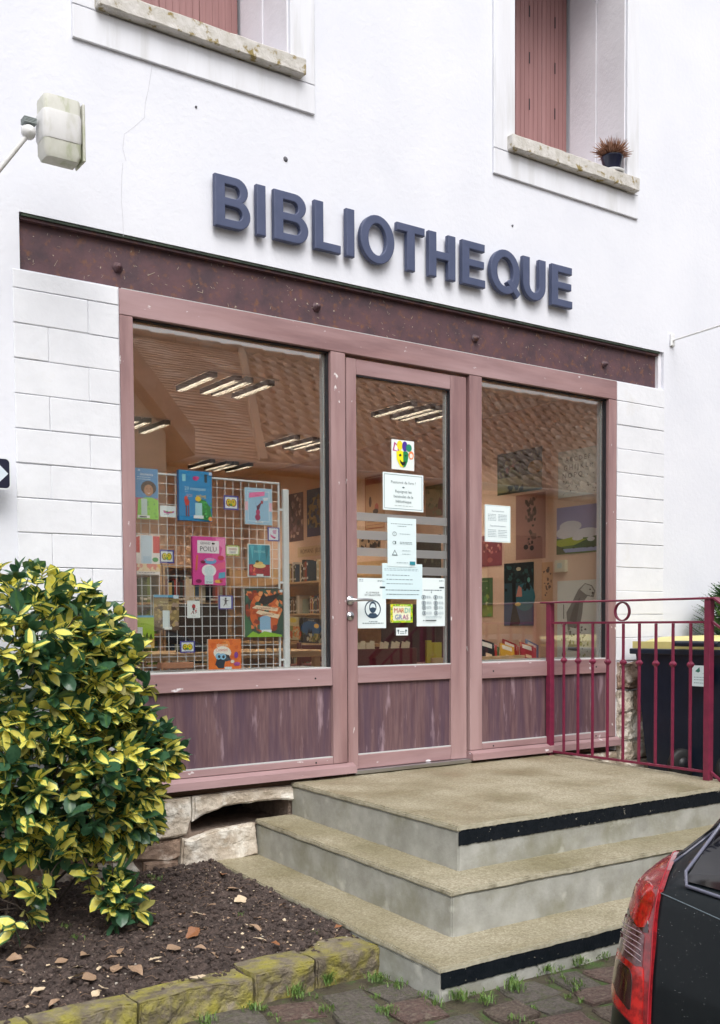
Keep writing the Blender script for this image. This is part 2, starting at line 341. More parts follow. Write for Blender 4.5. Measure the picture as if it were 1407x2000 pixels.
# ================================================================== THE LIBRARY BUILDING
bld = thing('library_building', 'white rendered building with brown shopfront and dark sign letters on its wall', 'building', (1.75, 0, G))
TH = .57
def holed_wall(x0, x1, z0, z1, holes, y0, y1, m):
    xs = sorted({x0, x1, *[h[0] for h in holes], *[h[1] for h in holes]}); zs = sorted({z0, z1, *[h[2] for h in holes], *[h[3] for h in holes]})
    xs = [x for x in xs if x0 <= x <= x1]; zs = [z for z in zs if z0 <= z <= z1]
    solid = lambda i, j: 0 <= i < len(xs) - 1 and 0 <= j < len(zs) - 1 and not any(h[0] <= (xs[i] + xs[i + 1]) / 2 <= h[1] and h[2] <= (zs[j] + zs[j + 1]) / 2 <= h[3] for h in holes)
    b = MB()
    for i in range(len(xs) - 1):
        for j in range(len(zs) - 1):
            if not solid(i, j): continue
            a, c, d, e = xs[i], xs[i + 1], zs[j], zs[j + 1]
            b.add([(a, y0, d), (c, y0, d), (c, y0, e), (a, y0, e)], [(0, 1, 2, 3)]); b.add([(a, y1, d), (c, y1, d), (c, y1, e), (a, y1, e)], [(3, 2, 1, 0)])
            if not solid(i - 1, j): b.add([(a, y0, d), (a, y1, d), (a, y1, e), (a, y0, e)], [(3, 2, 1, 0)])
            if not solid(i + 1, j): b.add([(c, y0, d), (c, y1, d), (c, y1, e), (c, y0, e)], [(0, 1, 2, 3)])
            if not solid(i, j - 1): b.add([(a, y0, d), (c, y0, d), (c, y1, d), (a, y1, d)], [(3, 2, 1, 0)])
            if not solid(i, j + 1): b.add([(a, y0, e), (c, y0, e), (c, y1, e), (a, y1, e)], [(0, 1, 2, 3)])
    return b
BX0, BX1, BZ0, BZ1 = -.468, 3.985, 2.437, 2.693
LX0, LX1, RX0, RX1 = -.03, .965, 2.565, 3.582         # upper window openings
SZ = 3.80                                               # their sill level
wb = holed_wall(-6, 12, -.045, 6.2, [(0, 3.5, -.1, BZ0), (BX0, BX1, BZ0, BZ1), (LX0, LX1, SZ, 5.3), (RX0, RX1, SZ, 5.3)], 0, TH, M_wall)
wb.build('wall', M_wall, bld)
# behind the wall of the upper rooms and the sides / roof so that the block is closed
b = MB(); b.box(-6, -5.7, TH + .002, 9, -.1, 6.2); b.box(11.7, 12, TH + .002, 9, -.1, 6.2); b.box(-6, 12, 9.002, 9.3, -.1, 6.2); b.box(-6.3, 12.3, -.35, 9.6, 6.203, 6.4); b.build('rear_walls', M_wall, bld)
M_band = mat('streaked_render', (.73, .745, .80), (.68, .69, .735), 10, .85, .35, 30, stretch=(1, 1, .12), c3=(.52, .52, .52), scale3=7, lo3=.56, hi3=.80, bdist=.006)
# raised bands round the upper windows
for (a, c, zb) in ((-.208, 1.115, 3.535), (2.393, 3.697, 3.535)):
    o0, o1 = (LX0, LX1) if a < 1 else (RX0, RX1)
    b = MB(); b.box(a, c, -.016, -.001, zb, SZ - .115, bev=.003); b.build('window_band', M_band, bld)
    for (p, q) in ((a, o0), (o1, c)):
        b = MB(); b.box(p, q, -.016, -.001, SZ - .112, 5.5, bev=.003); b.build('window_band', M_band, bld)
# sills, rough lichened stone
def rough_slab(x0, x1, y0, y1, z0, z1, amp=.004, n=24):
    bm = bmesh.new(); bmesh.ops.create_cube(bm, size=1)
    for v in bm.verts: v.co = Vector((x0 + (v.co.x + .5) * (x1 - x0), y0 + (v.co.y + .5) * (y1 - y0), z0 + (v.co.z + .5) * (z1 - z0)))
    bmesh.ops.bevel(bm, geom=bm.edges[:], offset=amp * 1.5, segments=1, affect='EDGES')
    long = [e for e in bm.edges if abs(e.verts[0].co.x - e.verts[1].co.x) > .5 * (x1 - x0)]
    bmesh.ops.subdivide_edges(bm, edges=long, cuts=n, use_grid_fill=True)
    for v in bm.verts: v.co += Vector(noise.noise_vector(v.co * 14)) * amp + Vector(noise.noise_vector(v.co * 45)) * amp * .5
    s = MB(); bm.verts.index_update(); s.add([v.co.copy() for v in bm.verts], [[v.index for v in f.verts] for f in bm.faces]); bm.free(); return s
for (a, c, o0, o1) in ((-.10, 1.03, LX0, LX1), (2.50, 3.652, RX0, RX1)):
    wn = MB()
    z = SZ - .022
    wn = rough_slab(a, c, -.068, .0, z - .085, z)
    s_ = wn.build('window_sill', M_sill, bld)
    b = MB(); b.box(o0 + .001, o1 - .001, .001, TH, z - .06, z - .002); b.build('window_sill', M_sill, bld)
    # reveal lining with the joint seen halfway in
    for q in ((o1 - .012, o1 - .001, .003, .245, SZ, 5.29), (o1 - .018, o1 - .001, .249, TH - .08, SZ, 5.29), (o0 + .001, o0 + .012, .003, TH - .08, SZ, 5.29)): MB().box(*q).build('reveal', M_reveal, bld)
    # folding shutter leaves
    n = 4; wd = (o1 - o0 - .04) / n
    for i in range(n):
        x = o0 + .02 + i * wd
        lf = MB(); lf.box(x + .0015, x + wd - .0015, TH - .055, TH - .03, SZ + .01, 5.28, bev=.003)
        for k in range(1, 6): lf.box(x + wd * k / 6 - .002, x + wd * k / 6 + .002, TH - .058, TH - .0545, SZ + .012, 5.27)
        shut = lf.build('shutter', M_shut, bld)
        for zz in (4.02, 4.33, 4.64, 4.95): MB().box(x + wd * .5 - .004, x + wd * .5 + .004, TH - .0605, TH - .0585, zz, zz + .075).build('shutter_slot', M_black, shut)
# painted block courses either side of the shopfront
def courses(x0, x1, ztop, dz, n, zbot, stag, nm):
    for k in range(n):
        z1 = ztop - (k - 1) * dz if k else BZ0 - .004
        z1 = min(z1, BZ0 - .004); z0 = ztop - k * dz
        if z0 < zbot: z0 = zbot
        if z1 - z0 < .03: continue
        cuts = [x0, x1] if (k == 0 or stag is None) else [x0, stag[k % 2], x1]
        for a, c in zip(cuts[:-1], cuts[1:]):
            b = MB(); g = .0017; pr = rnd.uniform(.007, .0095)
            b.box(a + g * .35, c - g * .35, -pr, -.001, z0 + g * .8, z1 - g * .8, bev=.0045, jit=.0010)
            b.build('block', M_block, bld)
courses(-.505, -.004, 2.349, .157, 16, .0, (-.345, -.155), 'l')
courses(3.504, 3.99, 2.307, .159, 12, .562, None, 'r')
# hairline crack, fixing holes
b = MB()
pts = [onY(*p) for p in ((297, 130), (290, 175), (284, 200), (282, 230), (262, 248), (243, 262), (240, 290), (246, 314))]
pts2 = [onY(*p) for p in ((240, 318), (238, 345), (237, 390), (240, 425), (241, 462))]
for P_ in (pts, pts2):
    for p, q in zip(P_[:-1], P_[1:]):
        d = .0009; b.add([p + Vector((-d, -.0015, 0)), p + Vector((d, -.0015, 0)), q + Vector((d, -.0015, 0)), q + Vector((-d, -.0015, 0))], [(0, 1, 2, 3)])
b.build('crack', mat('crack_grey', (.50, .50, .54)), bld)  # narrow grey ribbons drawn along the crack
for px, py, r in ((558, 311, .011), (1001, 441, .006), (383, 209, .005)):
    p = onY(px, py); b = MB(); b.lathe([(r * 1.3, 0), (r, .004), (r * .8, .006), (0, .006)], (p.x, -.001, p.z), 9, axis=(0, -1, 0)); b.build('fixing_plug', mat('plug_grey', (.12, .12, .14)), bld)
# steel lintel beam with bolts
b = MB(); bm_y = .045
b.box(BX0 + .012, BX1 - .035, bm_y, TH - .01, BZ0 + .002, BZ1 - .012)
b.box(BX0 + .012, BX1 - .035, bm_y - .03, bm_y - .001, BZ1 - .026, BZ1 - .014)
beam = b.build('lintel_beam', M_beam, bld)
b = MB(); b.box(BX0 + .012, BX1 - .037, .004, bm_y - .002, BZ1 - .013, BZ1 - .001); b.build('mossy_edge', M_moss, beam)
b = MB(); b.box(BX1 - .034, BX1 - .001, .02, TH - .02, BZ0 + .002, BZ1 - .002); b.build('end_packing', M_reveal, bld)
for x in (-.015 + .03, 1.15, 2.29, 3.43):
    b = MB(); b.lathe([(.028, 0), (.028, .004), (.0195, .005), (.0185, .02), (.012, .021), (.011, .032), (0, .033)], (x, bm_y, 2.545), 6, axis=(0, -1, 0)); b.build('bolt', M_beam, beam)
for (px, py) in ((280, 470), (575, 510)):
    pass

# caulk line where head and beam meet, dust and cobweb flakes stuck to the beam
MB().box(.01, 3.49, -.010, -.002, 2.4315, 2.4345).build('caulk_line', M_bead, bld)
rf = random.Random(12); b = MB()
for i in range(150):
    x = rf.uniform(BX0 + .02, BX1 - .05); z = BZ0 + .01 + (BZ1 - BZ0 - .03) * rf.random(); a = rf.uniform(0, 3.1); l = rf.uniform(.002, .008) * (3 if rf.random() < .08 else 1); d = Vector((math.cos(a), 0, math.sin(a))) * l; e = Vector((-d.z, 0, d.x)).normalized() * rf.uniform(.0006, .002); p = Vector((x, bm_y - .002, z))
    b.add([p - d - e, p + d - e * .5, p + d + e * .5, p - d + e], [(0, 1, 2, 3)])
b.build('flakes', mat('dusty_flake', (.34, .28, .22)), beam, kind='stuff')
# ---- shopfront joinery
FY = -.012                                               # face of the frame
ZT, ZG, ZM, ZP1, ZP = 2.431, 2.307, .578, .484, .086
def fr(x0, x1, z0, z1, m, y0=FY, y1=.06, bev=.003, name='frame_member', par=None, **kw):
    b = MB(); b.box(x0, x1, y0, y1, z0, z1, bev=bev); return b.build(name, m, par or bld, **kw)
fr(.0, .066, .05, ZG - .001, M_wood); fr(3.42, 3.498, .05, ZG - .001, M_wood)
fr(.0, 3.498, ZG + .001, ZT, M_woodh)
fr(1.206, 1.3, .05, ZG - .001, M_wood); fr(2.2, 2.297, .05, ZG - .001, M_wood)
for a, c in ((.068, 1.204), (2.299, 3.418)):
    fr(a, c, ZP1, ZM, M_woodh, FY + .001); fr(a, c, .05, ZP, M_woodh, FY + .001)
    b = MB(); b.box(a, c, .012, .03, ZP + .001, ZP1 - .001); pn = b.build('lower_panel', M_panel, bld)
    b = MB(); b.box(a, c, FY + .004, .011, ZP + .001, ZP + .006); b.build('panel_bead', M_bead, pn)
    # pane with its gasket and bead
    b = MB(); b.box(a + .004, c - .004, .040, .046, ZM + .002, ZG - .004); gl = b.build('window_pane', M_glass, bld)
    b = MB(); b.box(a, a + .006, .012, .039, ZM, ZG - .001); b.box(c - .006, c, .012, .039, ZM, ZG - .001); b.box(a, c, .012, .039, ZG - .008, ZG - .0015); b.build('gasket', M_black, gl)
    b = MB(); b.box(a, c, .008, .038, ZM + .001, ZM + .007); b.box(c - .014, c - .0065, .047, .08, ZM, ZG); b.build('glazing_bead', M_bead, gl)
    b = MB()
    for x in (a + (c - a) * .08, a + (c - a) * .9): b.lathe([(.006, 0), (.005, .003), (0, .003)], (x, FY + .002, ZM - .03 - .02), 8, axis=(0, -1, 0)); b.lathe([(.006, 0), (.005, .003), (0, .003)], (x, FY + .002, .066), 8, axis=(0, -1, 0))
    b.build('screw_hole', M_black, pn)
# threshold boards jutting out at the foot
for a, c in ((.0, 1.335), (2.19, 3.515)):
    b = MB(); b.prism([(-.052, -.006), (.1, -.006), (.1, .048), (-.012, .048), (-.047, .032)], lambda u, v, k, a=a, c=c: Vector((a if k else c, u, v))); b.build('weather_board', M_woodh, bld)
# ---- door
DX0, DX1 = 1.316, 2.186
dy = .004
GX0, GX1 = 1.384, 2.064
door = bld
def dpart(name, m, fn, par=None):
    b = MB(); fn(b); return b.build(name, m, par or bld)
leaf = dpart('door', M_wood, lambda b: (b.box(DX0, GX0, dy, .055, .005, 2.292, bev=.003), b.box(GX1, DX1 - .0, dy, .055, .005, 2.292, bev=.003)))
dpart('door_rail', M_woodh, lambda b: b.box(GX0 + .001, GX1 - .001, dy + .001, .055, 2.206, 2.291, bev=.003), leaf)
dpart('door_rail', M_woodh, lambda b: b.box(GX0 + .001, GX1 - .001, dy + .001, .055, .49, .578, bev=.003), leaf)
dpart('door_rail', M_woodh, lambda b: b.box(GX0 + .001, GX1 - .001, dy + .001, .055, .006, .084, bev=.003), leaf)
dpart('door_panel', M_panel, lambda b: b.box(GX0, GX1, .024, .04, .085, .489), leaf)
dpart('panel_bead', M_bead, lambda b: b.box(GX0, GX1, dy + .004, .023, .0845, .090), leaf)
dg = dpart('door_pane', M_glass, lambda b: b.box(GX0 + .003, GX1 - .003, .030, .036, .58, 2.203), leaf)
dpart('door_gasket', M_black, lambda b: (b.box(GX1 - .006, GX1, .010, .029, .58, 2.204), b.box(GX0, GX1, .010, .029, 2.199, 2.205)), leaf)
dpart('door_bead', M_bead, lambda b: (b.box(GX0, GX1, .008, .029, .579, .585), b.box(GX1 - .016, GX1 - .008, .037, .06, .58, 2.2)), leaf)
dpart('threshold', M_alu, lambda b: b.box(1.337, 2.19, -.035, .05, -.018, .004, bev=.002))
M_frost = glassmat('frosted_film', (.62, .63, .62), .30, .6)
for z0, z1 in ((1.403, 1.45), (1.3, 1.349), (1.206, 1.253), (1.106, 1.154)):
    dpart('frosted_band', M_frost, lambda b: b.box(GX0 + .012, GX1 - .01, .0285, .0295, z0, z1), leaf)
def handle(b):
    b.lathe([(.026, 0), (.026, .006), (.018, .010), (.011, .012), (.010, .045), (0, .046)], (1.332, dy, .955), 16, axis=(0, -1, 0))
    b.tube([(1.332, dy - .04, .955), (1.345, dy - .047, .956), (1.40, dy - .048, .958), (1.455, dy - .044, .957)], [.0095, .0095, .009, .007], 8)
dpart('door_handle', M_alu, handle, leaf)
dpart('door_lock', M_alu, lambda b: b.lathe([(.025, 0), (.025, .006), (.02, .009), (.011, .009), (.0105, .012), (0, .012)], (1.332, dy, .868), 16, axis=(0, -1, 0)), leaf)
dpart('key_slot', M_black, lambda b: b.box(1.3305, 1.3335, dy - .0135, dy - .0125, .859, .873), leaf)

# ---- interior shell of the library room
RXW = 4.55
inn = thing('library_room', 'warm orange cream room seen through the shop windows', 'room', (1.5, 4, -.02))
struct(inn)
del inn['category']
b = MB(); b.box(RXW, RXW + .1, TH + .001, 7.2, -.02, 2.8); b.build('side_wall', M_cream, inn)
b = MB(); b.box(-2.1, -2.0, TH + .001, 7.2, -.02, 2.8); b.build('side_wall', M_cream, inn)
b = MB(); b.box(-2.0, RXW, 7.1, 7.2, -.02, 2.8); b.build('back_wall', M_cream, inn)
b = MB(); b.box(-2.0, RXW, TH + .001, 7.1, 2.7, 2.8); b.build('ceiling', M_ceil, inn)
b = MB(); b.box(-2.1, RXW, .07, 7.1, -.12, -.02); b.build('floor', mat('brown_lino', (.34, .22, .15), (.28, .18, .12), 4, .4), inn)
b = MB(); b.box(3.502 - .004, 3.4995, .065, TH + .0005, -.02, 2.40); b.box(0, 3.495, .065, TH, 2.397, 2.43); b.build('opening_lining', M_cream, inn)
M_louv = mat('satin_louvre', (.045, .04, .03), rough=.6)
M_lamp = emit('fluorescent_tube', (1, .90, .78), 115.0)
k = 0
for yy, rowl in ((2.5, 'nearest'), (4.38, 'middle'), (6.2, 'farthest')):
    for xx, side in ((.0, 'left'), (1.89, 'centre'), (3.77, 'right')):
        if xx == 0 and yy > 3: continue
        L_ = thing('ceiling_light', 'louvred fluorescent ceiling light, %s row from the glass, %s side of the room' % (rowl, side), 'ceiling light', (xx, yy, 2.7), 'louvred ceiling lights in the library')
        b = MB(); b.box(xx - .3, xx + .3, yy - .3, yy + .3, 2.692, 2.6995); b.build('housing', M_ceil, L_)
        for q in (-.255, -.05, .05, .235):
            t_ = MB(); t_.box(xx + q - .014, xx + q + .014, yy - .25, yy + .275, 2.683, 2.690); t_.build('tube', M_lamp, L_)
            lv = MB(); lv.box(xx + q - .032, xx + q - .029, yy - .29, yy + .29, 2.652, 2.6915); lv.box(xx + q + .029, xx + q + .032, yy - .29, yy + .29, 2.652, 2.6915)
            lv.box(xx + q - .0285, xx + q + .0285, yy - .291, yy - .2865, 2.652, 2.6915); lv.box(xx + q - .0285, xx + q + .0285, yy + .2865, yy + .291, 2.652, 2.6915)
            for e_ in range(20): ye = yy - .285 + .57 * e_ / 19; lv.box(xx + q - .0285, xx + q + .0285, ye - .001, ye + .001, 2.654, 2.680)
            lv.build('louvre', M_louv, L_)

# ================================================================== SIGN LETTERS
sg = thing('sign', 'slate blue raised letters reading BIBLIOTHEQUE above the brown beam', 'sign', (1.8, 0, 2.82))
ZB0, ZB1 = 2.822, 3.078
def arc(cx, cy, rx, ry, a0, a1, n=14): return [(cx + rx * math.cos(math.radians(a0 + (a1 - a0) * i / n)), cy + ry * math.sin(math.radians(a0 + (a1 - a0) * i / n))) for i in range(n + 1)]
T = .22
def glyph(ch, wd):                                        # height 1, width wd (in units of height)
    if ch == 'I': return [[(0, 0), (wd, 0), (wd, 1), (0, 1)]]
    if ch == 'L': return [[(0, 0), (wd, 0), (wd, T * .8), (T, T * .8), (T, 1), (0, 1)]]
    if ch == 'T': return [[(wd / 2 - T / 2, 0), (wd / 2 + T / 2, 0), (wd / 2 + T / 2, 1 - T * .8), (wd, 1 - T * .8), (wd, 1), (0, 1), (0, 1 - T * .8), (wd / 2 - T / 2, 1 - T * .8)]]
    if ch == 'H': return [[(0, 0), (T, 0), (T, .41), (wd - T, .41), (wd - T, 0), (wd, 0), (wd, 1), (wd - T, 1), (wd - T, .59), (T, .59), (T, 1), (0, 1)]]
    if ch == 'E': return [[(0, 0), (wd, 0), (wd, .18), (T, .18), (T, .43), (wd * .95, .43), (wd * .95, .6), (T, .6), (T, .82), (wd * .98, .82), (wd * .98, 1), (0, 1)]]
    if ch == 'U': return [[(0, 1), (0, .36)] + arc(wd / 2, .36, wd / 2, .37, 180, 360)[1:] + [(wd, 1), (wd - T, 1), (wd - T, .36)] + arc(wd / 2, .37, wd / 2 - T, .19, 360, 180)[1:] + [(T, 1)]]
    if ch in 'OQ':
        s = [arc(wd / 2, .5, wd / 2, .52, 0, 360, 32)[:-1], arc(wd / 2, .5, wd / 2 - T, .335, 0, 360, 32)[:-1]]
        return s
    if ch == 'B':
        o = [(0, 0), (wd * .62, 0)] + arc(wd * .62, .29, wd * .38, .29, -90, 62, 10)[1:] + arc(wd * .60, .75, wd * .335, .25, -55, 90, 10) + [(0, 1)]
        return [o, [(T, .17)] + [(wd * .6, .17)] + arc(wd * .6, .295, wd * .16, .125, -90, 90, 8)[1:] + [(T, .42)], [(T, .585), (wd * .56, .585)] + arc(wd * .56, .71, wd * .14, .12, -90, 90, 8)[1:] + [(T, .83)]]
spans = [('B', 415, 487), ('I', 496, 517), ('B', 530, 600), ('L', 609, 663), ('I', 671, 690), ('O', 698, 768), ('T', 770, 827), ('H', 832, 887), ('E', 897, 945), ('Q', 952, 1013), ('U', 1016, 1063), ('E', 1072, 1115)]
for ch, a, c in spans:
    yy = 400 + (a - 415) * .235
    x0 = onY(a + 3, yy, -.03).x; x1 = onY(c, yy + 10, -.03).x; wd = (x1 - x0) / .256
    cu = fill2d(glyph(ch, wd)); cu.extrude = .045; cu.bevel_depth = .018; cu.bevel_resolution = 1; cu.offset = -.018
    me = curve_mesh(cu); b = MB()
    tr = lambda v, x0=x0: (x0 + v[0] * .256, -.031 - v[2] * .256, ZB0 + v[1] * .256)
    b.add([tr(v.co) for v in me.vertices], [list(p.vertices) for p in me.polygons])
    if ch == 'Q':
        cu = fill2d([[(wd * .55, .27), (wd * .68, .36), (wd * 1.02, .06), (wd * .9, -.06)]]); cu.extrude = .052; cu.bevel_depth = .015; cu.offset = -.015
        me = curve_mesh(cu); b.add([tr(v.co) for v in me.vertices], [list(p.vertices) for p in me.polygons])
    b.build('letter', M_letter, sg)

# ================================================================== FOUNDATION, STEPS
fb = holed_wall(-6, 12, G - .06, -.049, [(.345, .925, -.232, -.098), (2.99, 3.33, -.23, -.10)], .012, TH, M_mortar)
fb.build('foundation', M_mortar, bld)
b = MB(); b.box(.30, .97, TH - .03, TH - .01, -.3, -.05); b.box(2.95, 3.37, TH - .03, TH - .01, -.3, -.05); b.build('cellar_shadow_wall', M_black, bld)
def stone(poly, front, back, m, name='stone', par=None, amp=.012, fr_=9, fn=None, bev=.010):
    """an irregular stone: outline in (x,z), face at y=front, roughened"""
    bm = bmesh.new(); vs = [bm.verts.new((x, back, z)) for x, z in poly]; f = bm.faces.new(vs); bm.normal_update()
    if f.normal.y > 0: bmesh.ops.reverse_faces(bm, faces=[f])
    r = bmesh.ops.extrude_face_region(bm, geom=[f]); nv = [e for e in r['geom'] if isinstance(e, bmesh.types.BMVert)]
    bmesh.ops.translate(bm, verts=nv, vec=(0, front - back, 0))
    ff = [e for e in r['geom'] if isinstance(e, bmesh.types.BMFace)]
    bmesh.ops.recalc_face_normals(bm, faces=bm.faces[:])
    ed = [e for e in bm.edges if all(abs(v.co.y - front) < 1e-5 for v in e.verts)]
    bmesh.ops.bevel(bm, geom=ed, offset=bev, segments=2, affect='EDGES')
    bmesh.ops.triangulate(bm, faces=bm.faces[:]); 
    for it in range(4):
        lg = [e for e in bm.edges if e.calc_length() > .028]
        if not lg: break
        bmesh.ops.subdivide_edges(bm, edges=lg, cuts=1); bmesh.ops.triangulate(bm, faces=bm.faces[:])
    for v in bm.verts:
        if v.co.y < back - .004 or front > back:
            n1 = noise.noise_vector(v.co * fr_); n2 = noise.noise_vector(v.co * fr_ * 3.3)
            v.co += Vector((n1.x * .4, n1.y, n1.z * .4)) * amp + Vector((n2.x * .4, n2.y, n2.z * .4)) * amp * .5
    s = MB(); bm.verts.index_update(); s.add([v.co.copy() for v in bm.verts], [[v.index for v in q.verts] for q in bm.faces], None); bm.free()
    return s.build(name, m, par or bld)
def pxpoly(p, Y): return [(onY(x, y, Y).x, onY(x, y, Y).z) for x, y in p]
for p, fy, m in (
    ([(180, 1592), (290, 1568), (375, 1557), (376, 1600), (366, 1631), (300, 1643), (200, 1653), (172, 1656)], -.022, M_stone),
    ([(378, 1557), (480, 1543), (587, 1534), (590, 1580), (574, 1563), (545, 1561), (440, 1575), (400, 1591), (379, 1606)], -.020, M_stone),
    ([(357, 1638), (374, 1641), (420, 1623), (500, 1608), (504, 1668), (470, 1678), (425, 1694), (390, 1698), (356, 1694)], -.030, M_stone),
    ([(200, 1661), (300, 1647), (354, 1639), (356, 1673), (330, 1684), (275, 1681), (200, 1690)], -.012, M_stone2),
    ([(196, 1690), (262, 1683), (276, 1702), (262, 1730), (190, 1730)], -.035, M_stone),
    ([(50, 1604), (166, 1597), (166, 1655), (50, 1664)], -.020, M_stone),
    ([(30, 1670), (190, 1662), (188, 1735), (30, 1745)], -.02, M_stone2),
    ([(-150, 1625), (45, 1606), (45, 1665), (-150, 1680)], -.02, M_stone),
    ([(-200, 1690), (24, 1672), (24, 1745), (-200, 1760)], -.02, M_stone),
    ([(283, 1686), (350, 1680), (352, 1712), (283, 1716)], -.018, M_stone2),
    ([(577, 1585), (592, 1583), (592, 1598), (577, 1600)], -.005, M_stone),
): stone(pxpoly(p, fy), fy, .02, m)
rr = random.Random(5)
zz = .556; rws = [.556, .36, .21, .02, -.12]
for i in range(4):
    xs = [3.515, 3.515 + rr.uniform(.12, .3), 3.96]
    for a, c in zip(xs[:-1], xs[1:]):
        a += .002; c -= .002; t0, t1 = rws[i] - .002, rws[i + 1] + .002
        j = lambda: rr.uniform(-.012, .012)
        stone([(a, t1 + j()), ((a + c) / 2, t1 + j()), (c, t1 + j()), (c + j(), (t0 + t1) / 2), (c, t0 + j()), ((a + c) / 2, t0 + j()), (a, t0 + j())], -.03, .0, M_stone if rr.random() < .75 else M_stone2, amp=.032, fr_=11)
for a, c, t0, t1, fy in ((2.94, 3.50, -.052, -.098, -.028), (3.505, 3.98, -.125, -.20, -.07), (3.335, 3.50, -.102, -.24, -.03), (2.94, 3.45, -.238, -.40, -.02), (3.46, 3.98, -.21, -.4, -.03)):
    stone([(a, t1), (c, t1), (c, t0), (a, t0)], fy, .0, M_stone, amp=.008)

M_nose = mat('worn_pale_nose', (.50, .47, .37), (.36, .33, .24), 40, .7, .5, 90, bdist=.003, c3=(.22, .20, .14), scale3=12, lo3=.55, hi3=.7)
st = thing('entrance_steps', 'three wide pebbled concrete steps with black edge strips leading up to the door', 'steps', (1.9, -.9, G))
def worn_box(x0, x1, y0, y1, zf, ztop, zback, m, name, par, thick=None, nose=0., amp=.0026):
    """block with a sloping top: height ztop at front y0 and zback at y1"""
    bm = bmesh.new(); bmesh.ops.create_cube(bm, size=1)
    for v in bm.verts:
        fx, fyy, fz = v.co.x + .5, v.co.y + .5, v.co.z + .5
        top = ztop + (zback - ztop) * fyy
        z = (top if fz > .5 else (top - thick if thick else zf))
        v.co = Vector((x0 - nose + fx * (x1 - x0 + 2 * nose), y0 - nose + fyy * (y1 - y0 + nose), z))
    bmesh.ops.bevel(bm, geom=bm.edges[:], offset=.0055, segments=2, affect='EDGES')
    for ax, L_ in ((0, x1 - x0), (1, y1 - y0)):
        es = [e for e in bm.edges if abs((e.verts[0].co - e.verts[1].co)[ax]) > .8 * L_]
        bmesh.ops.subdivide_edges(bm, edges=es, cuts=int(L_ / .03), use_grid_fill=True)
    for v in bm.verts:
        v.co += Vector(noise.noise_vector(v.co * 7)) * amp + Vector(noise.noise_vector(v.co * 30)) * amp * .8
    s = MB(); bm.verts.index_update(); bm.normal_update(); up_f = [f for f in bm.faces if f.normal.z > .86 or not thick]; sd_f = [f for f in bm.faces if not (f.normal.z > .86 or not thick)]
    vv = [v.co.copy() for v in bm.verts]; s.add(vv, [[v.index for v in f.verts] for f in up_f], m)
    if sd_f: k_ = s.mi(M_nose); s.f += [[v.index for v in f.verts] for f in sd_f]; s.m += [k_] * len(sd_f); s.sm += [False] * len(sd_f)
    bm.free()
    return s.build(name, m, par)
def ragged(x0, x1, y, z0, z1, par):
    b = MB(); n = int((x1 - x0) / .012); r2 = random.Random(int(z1 * -1000)); vs = []
    for i in range(n + 1):
        x = x0 + (x1 - x0) * i / n
        vs += [(x, y, z0 + r2.gauss(0, .0013)), (x, y, z1 + r2.gauss(0, .0022) - (.012 if r2.random() < .02 else 0))]
    b.add(vs, [(2 * i, 2 * i + 2, 2 * i + 3, 2 * i + 1) for i in range(n)])
    b.add([(v[0], y + .0035, v[2]) for v in vs], [(2 * i + 1, 2 * i + 3, 2 * i + 2, 2 * i) for i in range(n)])
    return b.build('edge_strip', M_strip, par)
SX1 = 2.93
for (a, bb, zt, zb, zf, strip) in ((.937, 1.387, -.050, -.024, -.30, (-.005, .060)), (.715, 1.605, -.253, -.200, -.46, None), (.463, 1.843, -.454, -.385, G - .05, (-.008, .056))):
    s = worn_box(a, SX1, -bb, -.002 if a > .8 else -.004, zf, zt - .026, zb - .026, M_riser, 'step', st, amp=.0012)
    worn_box(a, SX1, -bb, -.002 if a > .8 else -.004, zf, zt, zb, M_tread, 'tread', s, thick=.0245, nose=.006)
    if strip: ragged(a + .0, SX1, -bb - .0045, zt - .026 - strip[1], zt - .026 - strip[0], s)
# low end wall stub at the foot of the right post
b = rough_slab(2.95, 3.12, -1.38, -1.2, -.13, -.055, .006, 4); 
b.build('stub_stone', M_stone, None, label='pale stone block beside the foot of the outer railing post', category='stone')

# ================================================================== RAILING
ra = thing('railing', 'burgundy iron railing with one ring along the right side of the landing', 'railing', (2.865, -.62, -.04))
X = 2.868; Y0, Y1 = -.005, -1.222
def tilt_z(y): return -.02 - (y / -1.387) * .03
posts = []
for y in (Y0 - .015, Y1):
    b = MB(); b.box(X - .0195, X + .0195, y - .0195, y + .0195, tilt_z(y) - .02, .945, bev=.002); b.build('post', M_rail, ra)
b = MB(); b.box(X - .026, X + .026, -1.262, .05, .9455, .957, bev=.003); b.build('handrail', M_rail, ra)
b = MB(); b.box(X - .0065, X + .0065, Y1 + .02, Y0 - .035, .815, .828, bev=.001); b.build('upper_rail', M_rail, ra)
b = MB(); b.box(X - .007, X + .007, Y1 + .02, Y0 - .035, -.009, .005, bev=.001); b.build('lower_rail', M_rail, ra)
for i in range(1, 10):
    y = Y0 - .015 + (Y1 - Y0 + .015) * i / 10
    b = MB(); b.box(X - .0068, X + .0068, y - .0068, y + .0068, .0055, .8145, bev=.001); bl = b.build('baluster', M_rail, ra)
    b = MB(); M4 = Matrix.Translation((X, y, .585)) @ Matrix.Rotation(math.pi / 4, 4, 'Z')
    b.lathe([(.0105, -.017), (.021, -.0035), (.021, .0035), (.0105, .017)], (0, 0, 0), 4); b.v = [tuple(M4 @ Vector(v)) for v in b.v]; b.sm = [False] * len(b.sm)
    b.build('collar', M_rail, bl)
b = MB(); n = 36; yc = -.612; zc = .887; R1, R0 = .0575, .050; vs = []; fs = []
for i in range(n):
    t = 2 * math.pi * i / n
    for r, x in ((R1, -.009), (R1, .009), (R0, .009), (R0, -.009)): vs.append((X + x, yc + r * math.cos(t), zc + r * math.sin(t)))
